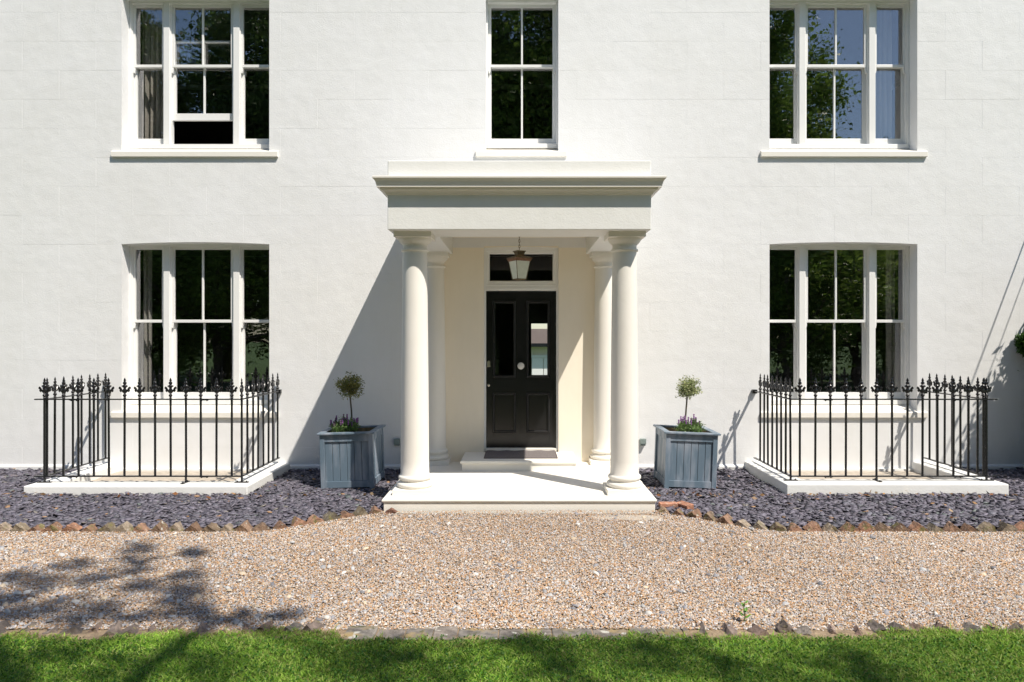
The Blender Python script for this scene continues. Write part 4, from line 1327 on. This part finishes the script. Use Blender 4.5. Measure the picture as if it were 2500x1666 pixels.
def plant(kind, x, y, s, lab, group, name, cat, rz_=None, zs=1.0):
    t_ = thing(name, (x, y, 0), lab, cat, group)
    tr, cr = PROTO[kind]
    a_ = rnd.uniform(0, 6.28) if rz_ is None else rz_
    for nm_, me_ in (('trunk', tr), ('crown', cr)):
        o_ = bpy.data.objects.new(nm_, me_); COL.objects.link(o_); o_.parent = t_
    t_.rotation_euler = (0, 0, a_); t_.scale = (s, s, s*zs)
for i, (kind, x, y, s, zs) in enumerate([
        ('ever', -17, -18, 1.15, 1.1), ('broad', -12.5, -21, 1.1, 1.1), ('ever', -8.5, -18, 1.1, 1.15), ('broad', -4.2, -22, 1.05, 1.05), ('ever', -.5, -21, 1.15, 1.2), ('broad', 1.4, -18.5, 1.15, 1.3),
        ('broad', 4.6, -24, 1.2, 1.1), ('broad', 9.3, -20, 1.05, 1.25), ('broad', 13.5, -25, .75, .9), ('ever', 17.5, -24, .7, .85), ('broad', 21.5, -26, .75, .8)]):
    plant(kind, x, y, s, 'tall garden tree behind the viewer, seen only mirrored in the window panes', 'trees mirrored in the windows', 'garden_tree', 'tree', zs=zs)
for i, (x, s) in enumerate([(-17.5, 1.8), (-14, 1.7), (-11, 1.85), (-7.6, 1.6), (-4.0, 1.6), (-.6, 1.3), (9.6, 1.5), (12.8, 1.7), (16.4, 1.7)]):
    plant('bush', x, -16-1.2*(i % 2), s, 'leafy shrub of the far border, seen only mirrored in the lower panes', 'shrubs mirrored in the lower windows', 'garden_shrub', 'shrub')
# the big tree just behind the viewer: its outer sprays dapple the lawn and the left of the drive
tree = thing('shade_tree', (5.0, -13.0, 0), 'big tree behind the viewer whose branches dapple the lawn', 'tree')
def over(u, v_, h):
    d_ = CAM_Z*1740/(v_-825)
    gx, gy = (u-1268)*d_/1740, CAM_Y+d_
    return (gx+h/2.05, gy-h/2.05, h)
g_ = random.Random(55)
spray = []
lawn_px = [(60,1625),(150,1600),(240,1640),(430,1612),(520,1645),(860,1605),(965,1595),(1040,1640),(930,1655),
           (1250,1585),(1350,1612),(1560,1605),(1650,1585),(1750,1620),(2040,1640),(2130,1655),(1400,1660)]
drive_px = [(345,1340),(475,1352),(330,1372),(180,1380),(320,1396),(45,1408),(95,1424),(235,1415),(448,1408),(452,1440),(345,1434),(30,1465),
            (430,1464),(150,1482),(240,1486),(60,1505),(330,1508),(450,1495),(580,1508),(690,1503),(180,1522)]
for (u, v_) in lawn_px:
    h = g_.uniform(8.0, 11.0); c = over(u, v_, h); spray.append((*c, .115))
for (u, v_) in drive_px:
    h = g_.uniform(9.0, 12.0); c = over(u, v_, h); spray.append((*c, .06))
n_spray = len(spray)
# bulk of the crown, farther back
for _ in range(130):
    p = [g_.gauss(0, 1) for _ in range(3)]; l_ = math.sqrt(sum(q*q for q in p)); q = g_.uniform(.5, 1)
    spray.append((4.6+p[0]/l_*q*3.6, -15.6+p[1]/l_*q*2.2, 9.0+p[2]/l_*q*3.2, .30))
cs = [s_[:3] for s_ in spray]; sp = [s_[3] for s_ in spray]
cs_r = cs[:n_spray]*3 + cs[n_spray:]*7
sp_r = sp[:n_spray]*3 + sp[n_spray:]*7
me = leaf_cloud('crown', cs_r, 20, sp_r, .11, GREENS, M['leaf'], 56, width=.5)
link('crown', me, tree)
m_ = MB()
m_.tube([(5, -13, -.1), (5.05, -12.95, 2.5), (4.9, -13.0, 5.0), (4.6, -13.1, 7.5), (4.4, -14.2, 10.5)], [.42, .34, .29, .22, .08], 12)
hubs = [(3.6, -11.9, 8.0), (2.6, -10.8, 9.2), (4.6, -11.2, 9.0), (1.6, -9.8, 10.2), (3.2, -9.9, 10.4), (6.0, -11.6, 9.2), (6.6, -10.6, 9.4)]
links_ = [((4.7, -13.05, 6.2), hubs[0]), (hubs[0], hubs[1]), (hubs[0], hubs[2]), (hubs[1], hubs[3]), (hubs[1], hubs[4]), ((4.6, -13.1, 7.0), hubs[5]), (hubs[5], hubs[6])]
for a_, b_ in links_: m_.tube([a_, ((a_[0]+b_[0])/2, (a_[1]+b_[1])/2, (a_[2]+b_[2])/2+.12), b_], [.10, .075, .045], 7)
for c in cs[:n_spray]:
    h_ = min(hubs, key=lambda q: math.dist(q, c)); m_.tube([h_, ((h_[0]+c[0])/2, (h_[1]+c[1])/2, (h_[2]+c[2])/2+.08), c], [.028, .017, .006], 5)
m_.build('trunk', M['bark'], tree, smooth=60)

# ================================================================== SHRUB AT THE RIGHT EDGE
sh = thing('wall_shrub', (7.6, -.75, 0), 'dark green shrub against the wall at the right edge', 'shrub')
g_ = random.Random(60)
cs = []
while len(cs) < 420:
    zz = g_.uniform(.05, 2.85); r_ = 1.36*math.sqrt(1-(zz/3.0)**2)*g_.uniform(.5, 1)
    a_ = g_.uniform(0, 2*math.pi)
    c = (7.72+math.cos(a_)*r_, -.75+math.sin(a_)*r_, zz)
    if -1.25 < c[1] < -.14 and c[0] > .708*(9.216+c[1])+.40: cs.append(c)
tipc = [(6.66, -.10, 1.80), (6.60, -.10, 1.74), (6.56, -.09, 1.68), (6.53, -.08, 1.62), (6.52, -.09, 1.56), (6.62, -.12, 1.62), (6.46, -.075, 1.70), (6.455, -.07, 1.66), (6.48, -.08, 1.64), (6.50, -.08, 1.58), (6.445, -.07, 1.73)]
sp = [.12]*len(cs)+[.018]*len(tipc)
link('foliage', leaf_cloud('foliage', cs+tipc, 90, sp, .085, [(.04, .09, .02), (.06, .13, .025), (.035, .075, .02)], M['leaf'], 61, width=.4), sh)
m_ = MB()
for q in range(7):
    a_ = q*.9
    m_.tube([(7.6, -.75, 0), (7.6+.3*math.cos(a_), -.75+.3*math.sin(a_), 1.2), (7.6+.25*math.cos(a_), -.7+.25*math.sin(a_), 2.5)], [.05, .035, .008], 5)
m_.tube([(7.2, -.5, 1.1), (6.65, -.12, 1.62), (6.455, -.072, 1.70)], [.01, .006, .003], 5)
m_.build('stem', M['bark'], sh)

# ================================================================== CABLES THAT CROSS TO THE WALL AT THE RIGHT
for (x0_, z0_, dxx, lab) in ((6.92, 4.02, .225, 'thicker overhead cable fixed to the wall beyond the right edge'), (7.06, 3.95, .235, 'thinner overhead cable fixed to the wall beyond the right edge')):
    T_ = 5.5
    pts = [(x0_+dxx*t_*T_, -t_*T_, z0_-.05*math.sin(math.pi*t_)) for t_ in [i/10 for i in range(11)]]
    o = MB().tube(pts, .009 if x0_ < 7 else .006, 6).build('overhead_cable', M['cable'], None)
    tag(o, lab, 'cable')

# ================================================================== WHITE GARAGE SEEN THROUGH THE DOOR GLASS
gar = thing('garage', (1.0, 17, 0), 'cream garage with brown roof glimpsed through the right door pane', 'garage')
MB().box(-2.0, 4.5, 16, 21, -.1, 1.55).build('wall', M['garage_wall'], gar)
MB().prism_x([(15.6, 1.5), (21.4, 1.5), (18.5, 2.08)], -2.3, 4.8).build('roof', M['garage_roof'], gar)
MB().box(-2.3, 4.8, 15.56, 15.6, 1.42, 1.54).build('gutter', M['iron'], gar)
for q in range(6):
    MB().box(-.4+q*.42, -.4+q*.42+.4, 15.94, 15.99, 0, 1.02).build('door_board', M['white_door'], gar, bevel=.01)
MB().box(-.5, 2.3, 15.93, 15.99, 1.03, 1.12).build('lintel', M['white_door'], gar)
